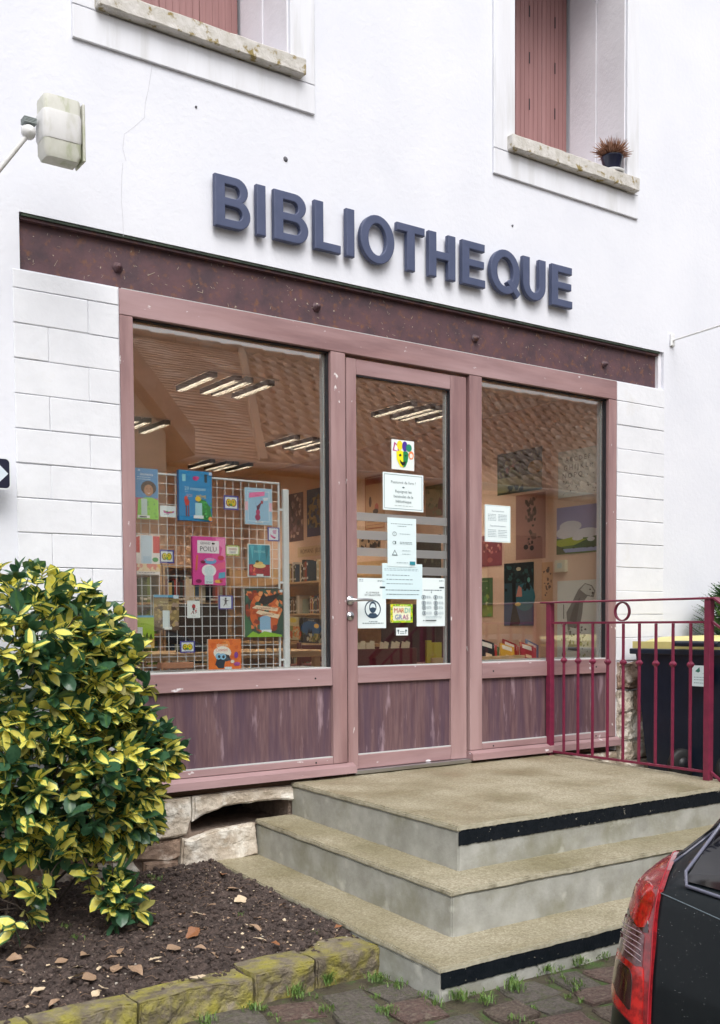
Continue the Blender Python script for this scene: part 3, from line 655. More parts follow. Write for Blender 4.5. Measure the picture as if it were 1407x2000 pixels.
for i in range(n):
    for k in range(4): fs.append((i * 4 + k, i * 4 + (k + 1) % 4, ((i + 1) % n) * 4 + (k + 1) % 4, ((i + 1) % n) * 4 + k))
b.add(vs, fs); b.build('ring', M_rail, ra)
# the flight going down over the front steps
for nm, z, hx, hz in (('handrail', .951, .026, .006), ('upper_rail', .8215, .0065, .0065), ('lower_rail', -.002, .007, .007)):
    b = MB(); y0 = -1.245 - (.018 if nm == 'handrail' else 0); dz = -.40; L_ = .62
    for (ya, za, yb, zb) in ((y0, z, y0 - L_, z + dz),):
        b.add([(X + sx * hx, yy, zq + sz * hz) for yy, zq in ((ya, za), (yb, zb)) for sx, sz in ((-1, -1), (1, -1), (1, 1), (-1, 1))], [(0, 1, 5, 4), (1, 2, 6, 5), (2, 3, 7, 6), (3, 0, 4, 7), (3, 2, 1, 0), (4, 5, 6, 7)])
    b.build(nm, M_rail, ra)
b = MB(); b.box(X - .0195, X + .0195, -1.885, -1.846, G, .55, bev=.002); b.build('post', M_rail, ra)
for i in range(1, 5):
    y = -1.245 - .62 * i / 5; zt = .8215 - .4 * i / 5 - .004; b = MB(); b.box(X - .0068, X + .0068, y - .0068, y + .0068, -.002 - .4 * i / 5, zt); b.build('baluster', M_rail, ra)

# ================================================================== GARDEN BED
def soil_z(x, y):
    base = -.470 + .075 * max(0, 1 + y / 1.35) ** 1.0
    base -= .03 * min(1, max(0, (-1.24 - y) / .1))
    p = Vector((x, y, 3))
    return base + noise.fractal(p * 7, 1, 2, 4) * .014 + abs(noise.noise(p * 24)) * .026 + abs(noise.noise(p * 62)) * .014
b = MB(); xs = list(np.arange(-3.2, -1.25, .06)) + list(np.arange(-1.25, .4621, .0095)); ys = list(np.arange(-1.40, .013, .0105)) + [.012]
vs = [(x, y, soil_z(x, y)) for y in ys for x in xs]; nx = len(xs)
fs = [(j * nx + i, j * nx + i + 1, (j + 1) * nx + i + 1, (j + 1) * nx + i) for j in range(len(ys) - 1) for i in range(nx - 1)]
b.add(vs, fs); bed = struct(b.build('soil_bed', M_soil, None, (-.7, -.7, -.45)))
# clods and crumbs of earth
def blob(r, seed, n=1, flat_=.75):
    bm = bmesh.new(); bmesh.ops.create_icosphere(bm, subdivisions=n, radius=r)
    vs = [v.co * (1 + .45 * noise.noise(v.co / r * 1.4 + Vector((seed * 9.1, 0, 0)))) for v in bm.verts]; vs = [Vector((v.x, v.y, v.z * flat_)) for v in vs]
    bm.verts.index_update(); fs = [[v.index for v in f.verts] for f in bm.faces]; bm.free(); return vs, fs
blobs = [blob(1, s) for s in range(8)]
def scatter(n, area, size, m, name, zf, par=None, seed=1, **kw):
    r = random.Random(seed); b = MB()
    for i in range(n):
        x = r.uniform(area[0], area[1]); y = r.uniform(area[2], area[3]); s = size * (.4 + r.random() ** 3 * 1.4)
        vs, fs = r.choice(blobs); a = r.uniform(0, 6.28); ca, sa = math.cos(a), math.sin(a); z = zf(x, y) + s * .25
        b.add([(x + (v.x * ca - v.y * sa) * s, y + (v.x * sa + v.y * ca) * s, z + v.z * s) for v in vs], fs)
    return b.build(name, m, par, (0, 0, -.4) if par is None else None, **kw)
scatter(6500, (-1.25, .44, -1.38, -.02), .0095, M_soil, 'soil_crumbs', soil_z, seed=3, kind='stuff', label='loose dark crumbs of earth covering the bed', category='soil')
scatter(260, (-1.25, .44, -1.38, -.02), .0042, mat('pale_grit', (.42, .38, .33)), 'grit', soil_z, seed=4, kind='stuff', label='scattered pale grit on the dark soil', category='grit')
# fallen leaves
M_dl = [mat('dry_leaf_tan', (.38, .26, .17), (.24, .15, .095), 30, .6), mat('dry_leaf_pale', (.68, .56, .40), (.50, .38, .25), 30, .6), mat('dry_leaf_rust', (.30, .12, .045), (.17, .07, .03), 30, .6)]
def dry_leaf_mesh(seed, m):
    r = random.Random(seed); b = MB(); n = 6; vs = []; c = r.uniform(.0, .28); tw = r.uniform(-.35, .35)
    for i in range(n + 1):
        t = i / n; wv = .30 * math.sin(math.pi * min(1, t * .93 + .03)) * (1 + r.uniform(-.25, .25))
        z = .25 * c * math.sin(math.pi * t) + r.uniform(-.03, .03)
        for q in (-1, 0, 1): vs.append((t - .5, q * wv + r.uniform(-.02, .02), z + abs(q) * wv * (c + .12) + tw * q * t * .25 + .03))
    b.add(vs, [(3 * i + q, 3 * i + 3 + q, 3 * i + 4 + q, 3 * i + 1 + q) for i in range(n) for q in (0, 1)]); return b.data('fallen_leaf', (0, 0, 0), m)
dl = [[dry_leaf_mesh(10 * k + s, m) for s in range(4)] for k, m in enumerate(M_dl)]
fl = [(28, 1876, 0), (110, 1894, 1), (151, 1911, 1), (194, 1894, 1), (217, 1877, 0), (228, 1895, 0), (266, 1899, 0), (304, 1876, 1), (288, 1916, 1), (75, 1938, 1), (107, 1962, 0), (174, 1912, 0), (167, 1869, 0), (235, 1860, 0), (8, 1924, 0), (377, 1827, 2), (391, 1855, 0), (490, 1812, 1), (412, 1772, 0), (453, 1738, 0), (434, 1711, 2), (306, 1882, 1), (188, 1944, 1), (201, 1933, 1), (39, 1901, 0), (152, 1892, 1), (417, 1867, 0), (339, 1855, 0), (298, 1808, 0), (277, 1812, 0), (496, 1815, 0), (507, 1837, 1), (537, 1846, 2), (503, 1795, 0), (553, 1770, 0), (661, 1813, 2), (695, 1822, 0), (385, 1787, 1), (357, 1789, 0), (120, 1880, 0), (60, 1856, 0), (590, 1829, 1), (470, 1760, 1)]
NM = ['tan', 'pale cream', 'rust orange']
for i, (px, py, k) in enumerate(fl):
    p = onZ(px, py, -.45)
    for _ in range(3): p = onZ(px, py, soil_z(p.x, p.y) + .012)
    s = rnd.uniform(.042, .07) * (1.25 if i in (6, 5, 2, 9, 15) else 1)
    where = ('near the mossy kerb' if py > 1880 else ('beside the bottom step' if px > 480 else 'in the middle of the bed')) + (', far left' if px < 110 else ', left' if px < 230 else ', centre' if px < 390 else ', right')
    M4 = Matrix.Translation(p + Vector((0, 0, .004))) @ Matrix.Rotation(rnd.uniform(0, 6.3), 4, 'Z') @ Matrix.Rotation(rnd.uniform(-.5, .5), 4, 'X') @ Matrix.Rotation(rnd.uniform(-.35, .35), 4, 'Y') @ Matrix.Diagonal((s, s * rnd.uniform(.8, 1.3), s, 1))
    place('fallen_leaf', dl[k][i % 4], M4, label='curled %s fallen leaf on dark soil %s' % (NM[k], where), category='leaf', group='%s fallen leaves on the soil %s' % (NM[k], where))
for i, (px, py, k) in enumerate(((394, 1907, 1), (379, 1910, 1))):
    p = onZ(px, py, -.462); place('fallen_leaf', dl[1][i], Matrix.Translation(p) @ Matrix.Rotation(1 + i, 4, 'Z') @ Matrix.Diagonal((.035, .05, .03, 1)), label='%s of two small pale leaves lying on the mossy kerb' % ('right' if i == 0 else 'left'), category='leaf', group='pale leaves on the kerb')
# kerb stones
kb = thing('kerb', 'low kerb of mossy squared stones edging the soil bed', 'kerb', (-.4, -1.45, G))
KZ = -.474
kx = [onZ(px, py, KZ) for px, py in ((757, 1848), (624, 1880), (512, 1916), (277, 1962), (60, 2000))]
kk = [p.x for p in kx] + [-1.35, -1.9, -2.5, -3.1]
for i in range(len(kk) - 1):
    a, c = kk[i + 1], kk[i]; fy0 = -1.455 + rnd.uniform(-.012, .012); fy1 = [-1.26, -1.30, -1.33, -1.35, -1.345, -1.34, -1.33, -1.33][i]; zt = KZ + rnd.uniform(-.012, .010)
    P4 = [(a + .006, G - .03), (c - .006, G - .03), (c - .006, zt), ((a + c) / 2, zt + .004), (a + .006, zt)]
    stone(P4, fy0, fy1, M_kerb, 'kerb_stone', kb, amp=.020, fr_=9, bev=.007)

# ================================================================== COBBLES
yard = struct(thing('cobbled_yard', 'x', 'y', (1, -3, G))); del yard['label']; del yard['category']
b = MB(); xs = np.arange(-3.4, 7.0, .1); ys = np.arange(-7.5, -1.30, .1); nx = len(xs)
b.add([(x, y, G - .018 + noise.noise(Vector((x * 4, y * 4, 0))) * .006) for y in ys for x in xs], [(j * nx + i, j * nx + i + 1, (j + 1) * nx + i + 1, (j + 1) * nx + i) for j in range(len(ys) - 1) for i in range(nx - 1)])
b.build('joint_earth', M_joint, yard)
def cobble(seed):
    r = random.Random(seed); k = 8; ring = []
    q = [(-.5, -.5), (0, -.5), (.5, -.5), (.5, 0), (.5, .5), (0, .5), (-.5, .5), (-.5, 0)]
    q = [(x * (.95 if x * y else .99) * r.uniform(.86, 1.0) + r.uniform(-.03, .03), y * (.95 if x * y else .99) * r.uniform(.86, 1.0) + r.uniform(-.03, .03)) for x, y in q]
    vs = []; fs = []
    for s_, z in ((1.0, -.35), (.985, .03), (.93, .10), (.62, .135), (.3, .14)):
        for (x, y) in q: vs.append((x * s_ + r.uniform(-.02, .02), y * s_ + r.uniform(-.02, .02), z + r.uniform(-.04, .04) * (z > .05)))
    vs.append((0, 0, .14)); c = len(vs) - 1
    for l in range(4):
        for i in range(8): fs.append((l * 8 + i, l * 8 + (i + 1) % 8, (l + 1) * 8 + (i + 1) % 8, (l + 1) * 8 + i))
    for i in range(8): fs.append((32 + i, 32 + (i + 1) % 8, c))
    return vs, fs
cv = [cobble(s) for s in range(7)]; cms = []
for m in M_cob:
    for vs, fs in cv: b = MB(); b.add(vs, fs); cms.append(b.data('cobble', (0, 0, 0), m))
cl = []; ang = math.radians(-9); ca, sa = math.cos(ang), math.sin(ang); rc = random.Random(11); v = -4.6
while v < 1.5:
    hgt = rc.uniform(.15, .20); u = -5 + rc.uniform(0, .2)
    while u < 6:
        wd = rc.uniform(.15, .30); x = 1 + u * ca - v * sa; y = -3 + u * sa + v * ca
        if -3.3 < x < 6.8 and -7.4 < y < -1.5 and not (x > .40 and y > -1.90) and not (x < .5 and y > -1.54):
            cl.append((x + wd / 2 * ca, y + wd / 2 * sa, wd, hgt, rc.uniform(-.11, .11), rc.uniform(-.012, .006), rc.randrange(len(cms)), rc.uniform(-.04, .04), rc.uniform(-.04, .04)))
        u += wd + .016
    v += hgt + .016
def vis(c):
    px, py = proj((c[0], c[1], G)); d = (Vector((c[0], c[1], G)) - CAM)
    if d.dot(AF) < .3: return 1e9
    off = max(0, -px, px - 1407) + max(0, py - 2000); return off * .01 + d.length
cl.sort(key=vis)
rest = MB()
for i, (x, y, wd, hg, a, z, mi_, tx_, ty_) in enumerate(cl):
    M4 = Matrix.Translation((x, y, G + z - .012)) @ Matrix.Rotation(ang + a, 4, 'Z') @ Matrix.Rotation(tx_, 4, 'X') @ Matrix.Rotation(ty_, 4, 'Y') @ Matrix.Diagonal((wd, hg, .10, 1))
    if i < 300: place('cobble', cms[mi_], M4, yard)
    else:
        vs, fs = cv[mi_ % 7]; rest.add([M4 @ Vector(q) for q in vs], fs, M_cob[mi_ // 7])
rest.build('cobbles_beyond', None, yard, kind='stuff')
# grass tufts in the joints
M_grass = mat('fresh_grass', (.07, .16, .03), (.15, .22, .05), 40, .5)
g = MB(); rg = random.Random(21)
def tuft(p, n, h, sp):
    for i in range(n):
        a = rg.uniform(0, 6.28); l = rg.random() * sp; b0 = Vector((p.x + l * math.cos(a), p.y + l * math.sin(a), p.z)); a2 = rg.uniform(0, 6.28); hh = h * rg.uniform(.5, 1.2); ln = hh * rg.uniform(.3, 1.1)
        d = Vector((math.cos(a2), math.sin(a2), 0)); s_ = Vector((-d.y, d.x, 0)) * rg.uniform(.0012, .0024)
        m1 = b0 + d * ln * .35 + Vector((0, 0, hh * .65)); t = b0 + d * ln + Vector((0, 0, hh * .85))
        g.add([b0 - s_, b0 + s_, m1 + s_, m1 - s_, t], [(0, 1, 2, 3), (3, 2, 4)])
for px, py, n, h in ((575, 1940, 60, .045), (580, 1948, 30, .03), (641, 1919, 70, .045), (741, 1914, 60, .03), (775, 1926, 40, .03), (492, 1972, 40, .03), (755, 1976, 60, .025), (830, 1945, 30, .02), (897, 1950, 70, .04), (950, 1957, 60, .03), (1008, 1933, 60, .035), (1072, 1897, 50, .03), (1125, 1925, 40, .025), (1135, 1882, 40, .03), (1000, 1918, 40, .03), (405, 1995, 40, .03), (630, 1975, 40, .02), (1180, 1866, 30, .02), (1100, 1912, 30, .02), (850, 1960, 30, .03), (1010, 1990, 30, .02), (720, 1905, 20, .02), (560, 1932, 20, .02)):
    tuft(onZ(px, py, G), n, h, .045)
for i in range(900):
    c = cl[rg.randrange(0, 420)]; tuft(Vector((c[0] + rg.choice((-1, 1)) * c[2] * .52, c[1] + rg.uniform(-.5, .5) * c[3], G - .01)), rg.randrange(3, 16), .018, .02)
for px, py, n, h in ((128, 1818, 30, .02), (150, 1832, 30, .02), (290, 1735, 20, .015), (310, 1738, 20, .015), (620, 1812, 16, .012), (470, 1785, 12, .012), (225, 1932, 14, .012)):
    p = onZ(px, py, -.43); tuft(Vector((p.x, p.y, soil_z(p.x, p.y) + .006)), n, h, .04)
g.build('grass', M_grass, None, (.5, -1.6, G), kind='stuff', label='small green grass tufts growing in the cobble joints', category='grass')
g = MB()
for i in range(60):   # clover-like weeds along the step foot
    x = rg.uniform(.5, 2.6); p = Vector((x, -1.865 + rg.uniform(-.02, .01), G - .006)); tuft(p, 5, .016, .02)
g.build('grass', M_grass, None, (1.5, -1.86, G), kind='stuff', label='low weeds along the foot of the bottom step', category='grass')
# twigs and debris
b = MB()
for i in range(220):
    x, y = rg.uniform(-1.1, .42), rg.uniform(-1.36, -.05); z = soil_z(x, y) + .012; a = rg.uniform(0, 6.28); l = rg.uniform(.015, .05)
    b.tube([(x, y, z), (x + l * math.cos(a) * .5, y + l * math.sin(a) * .5, z + rg.uniform(0, .01)), (x + l * math.cos(a + .3), y + l * math.sin(a + .3), z)], .0013, 4)
b.build('twig_litter', mat('twig_brown', (.20, .13, .09)), None, (0, -.7, -.45), kind='stuff', label='thin dry twigs scattered on the soil', category='twigs')
b = MB()
for i in range(520):
    x, y = rg.uniform(-1.1, .43), rg.uniform(-1.37, -.05); z = soil_z(x, y) + .008; me_ = dl[rg.randrange(2)][0]; s = rg.uniform(.007, .018); R_ = Matrix.Translation((x, y, z)) @ Matrix.Rotation(rg.uniform(0, 6.3), 4, 'Z') @ Matrix.Rotation(rg.uniform(-.8, .8), 4, 'X')
    b.add([R_ @ (vv.co * s) for vv in me_.vertices], [list(p.vertices) for p in me_.polygons], M_dl[rg.randrange(2)])
b.build('leaf_litter', None, None, (0, -.7, -.45), kind='stuff', label='tiny scraps of dry leaf strewn over the soil', category='leaf litter')

# ================================================================== SHRUB
sh = thing('shrub', 'dense variegated yellow and green leafed shrub growing in the bed by the wall', 'shrub', (-.55, -.42, -.44))
M_ly = mat('leaf_yellow', (.84, .74, .08), (.84, .80, .26), 60, .38, .2, 90, spec=.5, bdist=.001)
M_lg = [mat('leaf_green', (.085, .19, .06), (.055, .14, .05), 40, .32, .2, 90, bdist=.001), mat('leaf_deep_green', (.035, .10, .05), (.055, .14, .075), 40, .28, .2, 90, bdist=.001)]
M_lo = mat('leaf_olive_back', (.42, .38, .12), (.30, .30, .09), 40, .5)
def leaf_mesh(yr, mg, my, seed):
    r = random.Random(seed); b = MB(); ts = (0, .12, .32, .56, .82, 1); wd = (0, .15, .265, .285, .205, 0)
    cur = r.uniform(.02, .3); fold = r.uniform(.05, .3); vs = []
    def pt(t, y): return (t, y, abs(y) * fold - cur * t * t + .02 * math.sin(9 * t + seed) * (y != 0))
    vs.append(pt(0, 0))
    for t, w_ in list(zip(ts, wd))[1:-1]:
        j = r.uniform(.85, 1.15); k = max(.02, yr * r.uniform(.7, 1.15)) if yr > 0 else .3
        for y in (-w_ * j, -w_ * j * min(.97, k), 0, w_ * j * min(.97, k * r.uniform(.7, 1.2)), w_ * j): vs.append(pt(t, y))
    vs.append(pt(1, 0)); L_ = len(vs) - 1
    row = lambda i: 1 + 5 * i
    cen = []; mar = []
    for q in range(4): (mar if q in (0, 3) else cen).append((0, row(0) + q + 1, row(0) + q)[::-1])
    for i in range(3):
        for q in range(4): (mar if q in (0, 3) else cen).append((row(i) + q, row(i) + q + 1, row(i + 1) + q + 1, row(i + 1) + q)[::-1])
    for q in range(4): (mar if q in (0, 3) else cen).append((row(3) + q, row(3) + q + 1, L_)[::-1])
    b.add(vs, [], mg); b.mats = [mg]
    for f in mar: b.f.append(f); b.m.append(0); b.sm.append(True)
    k = b.mi(my)
    for f in cen: b.f.append(f); b.m.append(k); b.sm.append(True)
    return b
for m_ in [M_ly, M_lo] + M_lg:                          # thin blades let some light through
    n_ = m_.node_tree.nodes; l_ = m_.node_tree.links; pb = n_['Principled BSDF']; om = n_['Material Output']; tr_ = n_.new('ShaderNodeBsdfTranslucent'); mxs = n_.new('ShaderNodeMixShader'); mxs.inputs[0].default_value = .28
    l_.new(pb.inputs['Base Color'].links[0].from_socket, tr_.inputs[0]); l_.new(pb.outputs[0], mxs.inputs[1]); l_.new(tr_.outputs[0], mxs.inputs[2]); l_.new(mxs.outputs[0], om.inputs[0])
LV = []
for s in range(3):
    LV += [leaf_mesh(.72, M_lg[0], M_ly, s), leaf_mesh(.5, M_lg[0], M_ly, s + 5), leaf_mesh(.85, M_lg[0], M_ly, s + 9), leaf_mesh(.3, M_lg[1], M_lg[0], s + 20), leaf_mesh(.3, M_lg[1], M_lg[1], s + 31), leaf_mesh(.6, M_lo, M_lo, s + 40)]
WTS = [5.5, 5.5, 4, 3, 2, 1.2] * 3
LM = [l.data('leaf', (0, 0, 0)) for l in LV]
ell = [((-.80, -.52, .60), (.66, .42, .46)), ((-.66, -.55, .26), (.61, .42, .39)), ((-.52, -.50, .04), (.44, .34, .21)), ((-.42, -.5, .66), (.24, .26, .30)), ((-.22, -.60, .28), (.20, .2, .13)), ((-.26, -.54, .0), (.17, .18, .15)), ((-.42, -.74, -.20), (.10, .10, .14)), ((-.35, -.76, -.32), (.13, .09, .12)), ((-.72, -.85, -.10), (.16, .14, .16)), ((-.80, -.8, -.25), (.13, .12, .12))]
rs = random.Random(33); tips = []; 
def inside(p, sc_=1.):
    return any(sum(((p[i] - c[i]) / (r[i] * sc_)) ** 2 for i in range(3)) < 1 for c, r in ell)
NT = [140, 125, 34, 34, 20, 24, 6, 6, 4, 4]
for (c, r), n in zip(ell, NT):
    k = 0; tries = 0
    while k < n * 2.3 and tries < 9000:
        tries += 1
        d = Vector((rs.gauss(0, 1), rs.gauss(0, 1), rs.gauss(0, 1))).normalized()
        if d.y > .35 and rs.random() < .8: continue
        q = rs.uniform(.66, 1.06); p = Vector([c[i] + d[i] * r[i] * q for i in range(3)])
        if inside(p, .80) and rs.random() < .75: continue
        if p.y > -.03 or p.z < -.42: continue
        tips.append((p, d)); k += 1
leaves = []
def leaf_at(p, dirv, s, roll, idx):
    d = dirv.normalized(); up = Vector((0, 0, 1)); y = up.cross(d)
    if y.length < .05: y = Vector((1, 0, 0)).cross(d)
    y.normalize(); z = d.cross(y); y2 = y * math.cos(roll) + z * math.sin(roll); z2 = d.cross(y2)
    M4 = Matrix(((d.x * s, y2.x * s, z2.x * s, p.x), (d.y * s, y2.y * s, z2.y * s, p.y), (d.z * s, y2.z * s, z2.z * s, p.z), (0, 0, 0, 1))); leaves.append((M4, idx))
tw = MB()
for p, d in tips:
    ax = (d + Vector((0, 0, .25)) + Vector((rs.gauss(0, .3), rs.gauss(0, .3), rs.gauss(0, .3)))).normalized(); a0 = rs.uniform(0, 6.28)
    s1 = ax.orthogonal().normalized(); s2 = ax.cross(s1); n = rs.randrange(5, 10); tone = rs.random()
    for i in range(n):
        a = a0 + i * 2.4; t = rs.uniform(.25, 1.35); bs = p - ax * (.006 * i + rs.uniform(0, .02)); dd = ax * math.cos(t) + (s1 * math.cos(a) + s2 * math.sin(a)) * math.sin(t)
        idx = rs.choices(range(18), WTS)[0]
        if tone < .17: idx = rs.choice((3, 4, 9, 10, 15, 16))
        leaf_at(bs, dd, rs.uniform(.046, .094), rs.uniform(-.9, .9), idx)
    if rs.random() > .45: continue
    inner = p - d * rs.uniform(.06, .16) + Vector((rs.uniform(-.06, .06), rs.uniform(-.03, .03), rs.uniform(-.07, .01))); tw.tube([inner, (inner + p) / 2 + Vector((0, 0, .015)), p], [.003, .0022, .0014], 4)
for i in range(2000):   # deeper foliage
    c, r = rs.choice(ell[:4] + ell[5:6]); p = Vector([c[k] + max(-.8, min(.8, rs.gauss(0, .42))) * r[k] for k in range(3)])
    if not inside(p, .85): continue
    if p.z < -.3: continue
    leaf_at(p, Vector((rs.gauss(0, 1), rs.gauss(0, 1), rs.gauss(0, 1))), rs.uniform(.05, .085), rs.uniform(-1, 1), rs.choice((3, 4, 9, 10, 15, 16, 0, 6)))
# young spray at the left foot, paler leaves
def lscore(l):
    p = l[0].translation; px, py = proj(p); return (Vector(p) - CAM).length + (5 if not (-10 < px < 420) else 0) + .35 * (l[1] % 6 in (3, 4)) + (hash((round(p.x, 3), round(p.z, 3))) % 100) / 400
leaves.sort(key=lscore)
for M4, i in leaves[:300]: place('leaf', LM[i], M4, sh)
b = MB()
for M4, i in leaves[300:]:
    l = LV[i]; o = len(b.v); b.v += [tuple(M4 @ Vector(q)) for q in l.v]; mp = [b.mi(m) for m in l.mats]
    for f, k in zip(l.f, l.m): b.f.append([o + j for j in f]); b.m.append(mp[k]); b.sm.append(True)
b.build('foliage', None, sh, kind='stuff')
M_bark = mat('dark_bark', (.035, .025, .02), (.06, .045, .035), 30, .9, .5, 60)
tw.build('twigs', M_bark, sh, kind='stuff')
for pts, r0 in (([(-.47, -.26, -.45), (-.46, -.28, -.3), (-.44, -.32, -.15), (-.5, -.42, .1), (-.5, -.5, .5)], .014), ([(-.55, -.3, -.45), (-.5, -.3, -.33), (-.36, -.35, -.2), (-.25, -.45, .1)], .010), ([(-.62, -.34, -.45), (-.7, -.4, -.2), (-.85, -.5, .3), (-.9, -.5, .7)], .013), ([(-.46, -.28, -.42), (-.40, -.5, -.2), (-.38, -.68, -.2), (-.36, -.74, -.3)], .006)):
    b = MB(); b.tube(pts, [r0 * (1 - .7 * i / len(pts)) for i in range(len(pts))], 7); b.build('stem', M_bark, sh)

# ================================================================== THINGS ON THE WALL
# weathered box fixture on an angled arm (upper left)
fx = thing('wall_fixture', 'white weathered plastic box fixture on a ball jointed arm, green with algae', 'wall fixture', (-.42, -.4, 2.75))
M_alg = mat('algae_stained_plastic', (.66, .66, .66), (.60, .60, .60), 9, .6, .2, 40, c3=(.46, .46, .40), scale3=14, lo3=.55, hi3=.75, stretch=(1, 1, .35))
M_alg2 = mat('algae_stained_plastic_green', (.60, .60, .56), (.47, .48, .40), 9, .6, .2, 40, c3=(.36, .39, .25), scale3=18, lo3=.54, hi3=.68, stretch=(1, 1, .4))
def rbox(x0, x1, y0, y1, z0, z1, rad, m, nm, par, n=6, cham=0.):
    b = MB(); ring = []
    for cx_, cy_, a0 in ((x1 - rad, y0 + rad, -90), (x1 - rad * .3, y1 - rad * .3, 0), (x0 + rad * .3, y1 - rad * .3, 90), (x0 + rad, y0 + rad, 180)):
        r_ = rad if a0 in (-90, 180) else rad * .3
        for i in range(n + 1): a = math.radians(a0 + 90 * i / n); ring.append((cx_ + r_ * math.cos(a), cy_ + r_ * math.sin(a)))
    mx_, my_ = (x0 + x1) / 2, (y0 + y1) / 2; k = len(ring); vs = []
    lv = ((z0, .95 if not cham else .86), (z0 + .012 + cham, 1), (z1 - .012, 1), (z1, .96))
    for z, s in lv: vs += [(mx_ + (x - mx_) * s, my_ + (y - my_) * s + (0 if s > .7 else .0), z) for x, y in ring]
    fs = [(l * k + i, l * k + (i + 1) % k, (l + 1) * k + (i + 1) % k, (l + 1) * k + i) for l in range(3) for i in range(k)]
    b.add(vs, fs, None, True); b.add(vs[:k], [list(range(k))[::-1]]); b.add(vs[-k:], [list(range(k))]); return b.build(nm, m, par)
rbox(-.505, -.345, -.48, -.38, 2.765, 3.015, .022, M_alg2, 'housing', fx, cham=.012)
rbox(-.510, -.3425, -.485, -.375, 2.838, 2.955, .026, M_alg, 'clamp_band', fx)
b = MB(); b.box(-.341, -.330, -.478, -.37, 2.772, 3.012, bev=.004); b.build('back_plate', M_alg2, fx)
b = MB()
for i in range(4): b.box(-.572, -.519, -.43, -.38, 2.900 + i * .006, 2.903 + i * .006)
b.box(-.565, -.519, -.425, -.385, 2.899, 2.922); b.build('hinge_ribs', mat('grey_hinge', (.30, .34, .34)), fx)
b = MB(); b.lathe([(.0001, -.032), (.015, -.028), (.026, -.017), (.031, 0), (.026, .017), (.015, .028), (.0001, .032)], (-.548, -.405, 2.868), 16, axis=(0, 1, .2)); b.build('ball_joint', M_alg, fx)
b = MB(); b.tube([(-.555, -.405, 2.85), (-.66, -.38, 2.70), (-.82, -.22, 2.50), (-.86, -.01, 2.46)], .0095, 10); b.build('arm', M_alg, fx)
b = MB(); b.lathe([(.04, 0), (.04, .006), (.02, .01), (0, .01)], (-.86, -.001, 2.46), 14, axis=(0, -1, 0)); b.build('wall_plate', M_alg, fx)
# little dark sign with a pale diamond at the left edge
sx, szz = -.628, 1.497; hw = .064
def rsq(w_, h_, r_, n=5):
    o = []
    for cx_, cz_, a0 in ((w_ - r_, -h_ + r_, -90), (w_ - r_, h_ - r_, 0), (-w_ + r_, h_ - r_, 90), (-w_ + r_, -h_ + r_, 180)):
        for i in range(n + 1): a = math.radians(a0 + 90 * i / n); o.append((cx_ + r_ * math.cos(a), cz_ + r_ * math.sin(a)))
    return o
M_navy = mat('dark_navy_enamel', (.012, .014, .035), rough=.3)
b = MB(); b.prism(rsq(.0705, .0705, .024), lambda u, v, k: Vector((sx + u, -.1 if k else -.096, szz + v)))
asg = b.build('sign', mat('pale_enamel', (.68, .72, .75), rough=.3), None, label='small dark rounded square sign with a pale diamond at the left edge', category='sign')
b = MB(); b.prism(rsq(.064, .064, .018), lambda u, v, k: Vector((sx + u, -.1008 if k else -.1002, szz + v))); b.build('sign_field', M_navy, asg)
b = MB(); b.prism([(.058, 0), (.052, .006), (.006, .052), (0, .058), (-.052, .006), (-.058, 0), (0, -.058), (.052, -.006)][::1], lambda u, v, k: Vector((sx + u, -.1016 if k else -.101, szz + v))); b.build('diamond', mat('pale_blue_enamel', (.62, .70, .78), rough=.3), asg)
b = MB(); b.box(sx - .012, sx + .012, -.095, -.001, szz - .05, szz + .05); b.build('bracket', M_white, asg)
# white rod on a small wall plate (right)
rd = thing('wall_rod', 'thin white rod sticking out of the wall from a small plate right of the sign', 'bracket', (4.06, 0, 2.75))
b = MB(); b.box(4.045, 4.085, -.018, -.001, 2.745, 2.83, bev=.004); b.build('plate', M_white, rd)
b = MB(); b.tube([(4.066, -.015, 2.785), (4.066, -.95, 2.815)], .0065, 8); b.build('rod', M_white, rd)
# heather pot on the right sill
pt = thing('flower_pot', 'dark glossy pot of dried brown heather on the right upper window sill', 'flower pot', (3.47, .02, SZ - .022))
px0, py0, pz0 = 3.45, .0, SZ - .020
b = MB(); b.lathe([(.075, 0), (.085, .012), (.082, .014), (.06, .010), (0, .010)], (px0, py0, pz0), 20); b.build('saucer', M_white, pt)
b = MB(); b.lathe([(.052, .011), (.07, .10), (.074, .105), (.072, .112), (.062, .110), (.06, .095), (0, .095)], (px0, py0, pz0), 20); b.build('pot', mat('dark_blue_glaze', (.012, .015, .035), rough=.18), pt)
b = MB(); rh = random.Random(3)
for i in range(420):
    a = rh.uniform(0, 6.28); t = rh.uniform(0, 1) ** .6 * 1.45; r0 = rh.uniform(0, .05)
    p0 = Vector((px0 + r0 * math.cos(a), py0 + r0 * math.sin(a), pz0 + .105)); l = rh.uniform(.08, .135) * (1 - .15 * t)
    d = Vector((math.sin(t) * math.cos(a) * 1.2, math.sin(t) * math.sin(a) * .8, max(.18, math.cos(t)))); e = p0 + d * l + Vector((0, 0, .012 * rh.random()))
    b.tube([p0, (p0 + e) / 2 + Vector((0, 0, .01)), e], [.0012, .0032, .0006], 4, m=(mat('heather_brown', (.20, .085, .045)) if i % 3 else mat('heather_pale', (.38, .22, .15))), cap=False)
b.build('heather', None, pt, kind='stuff')

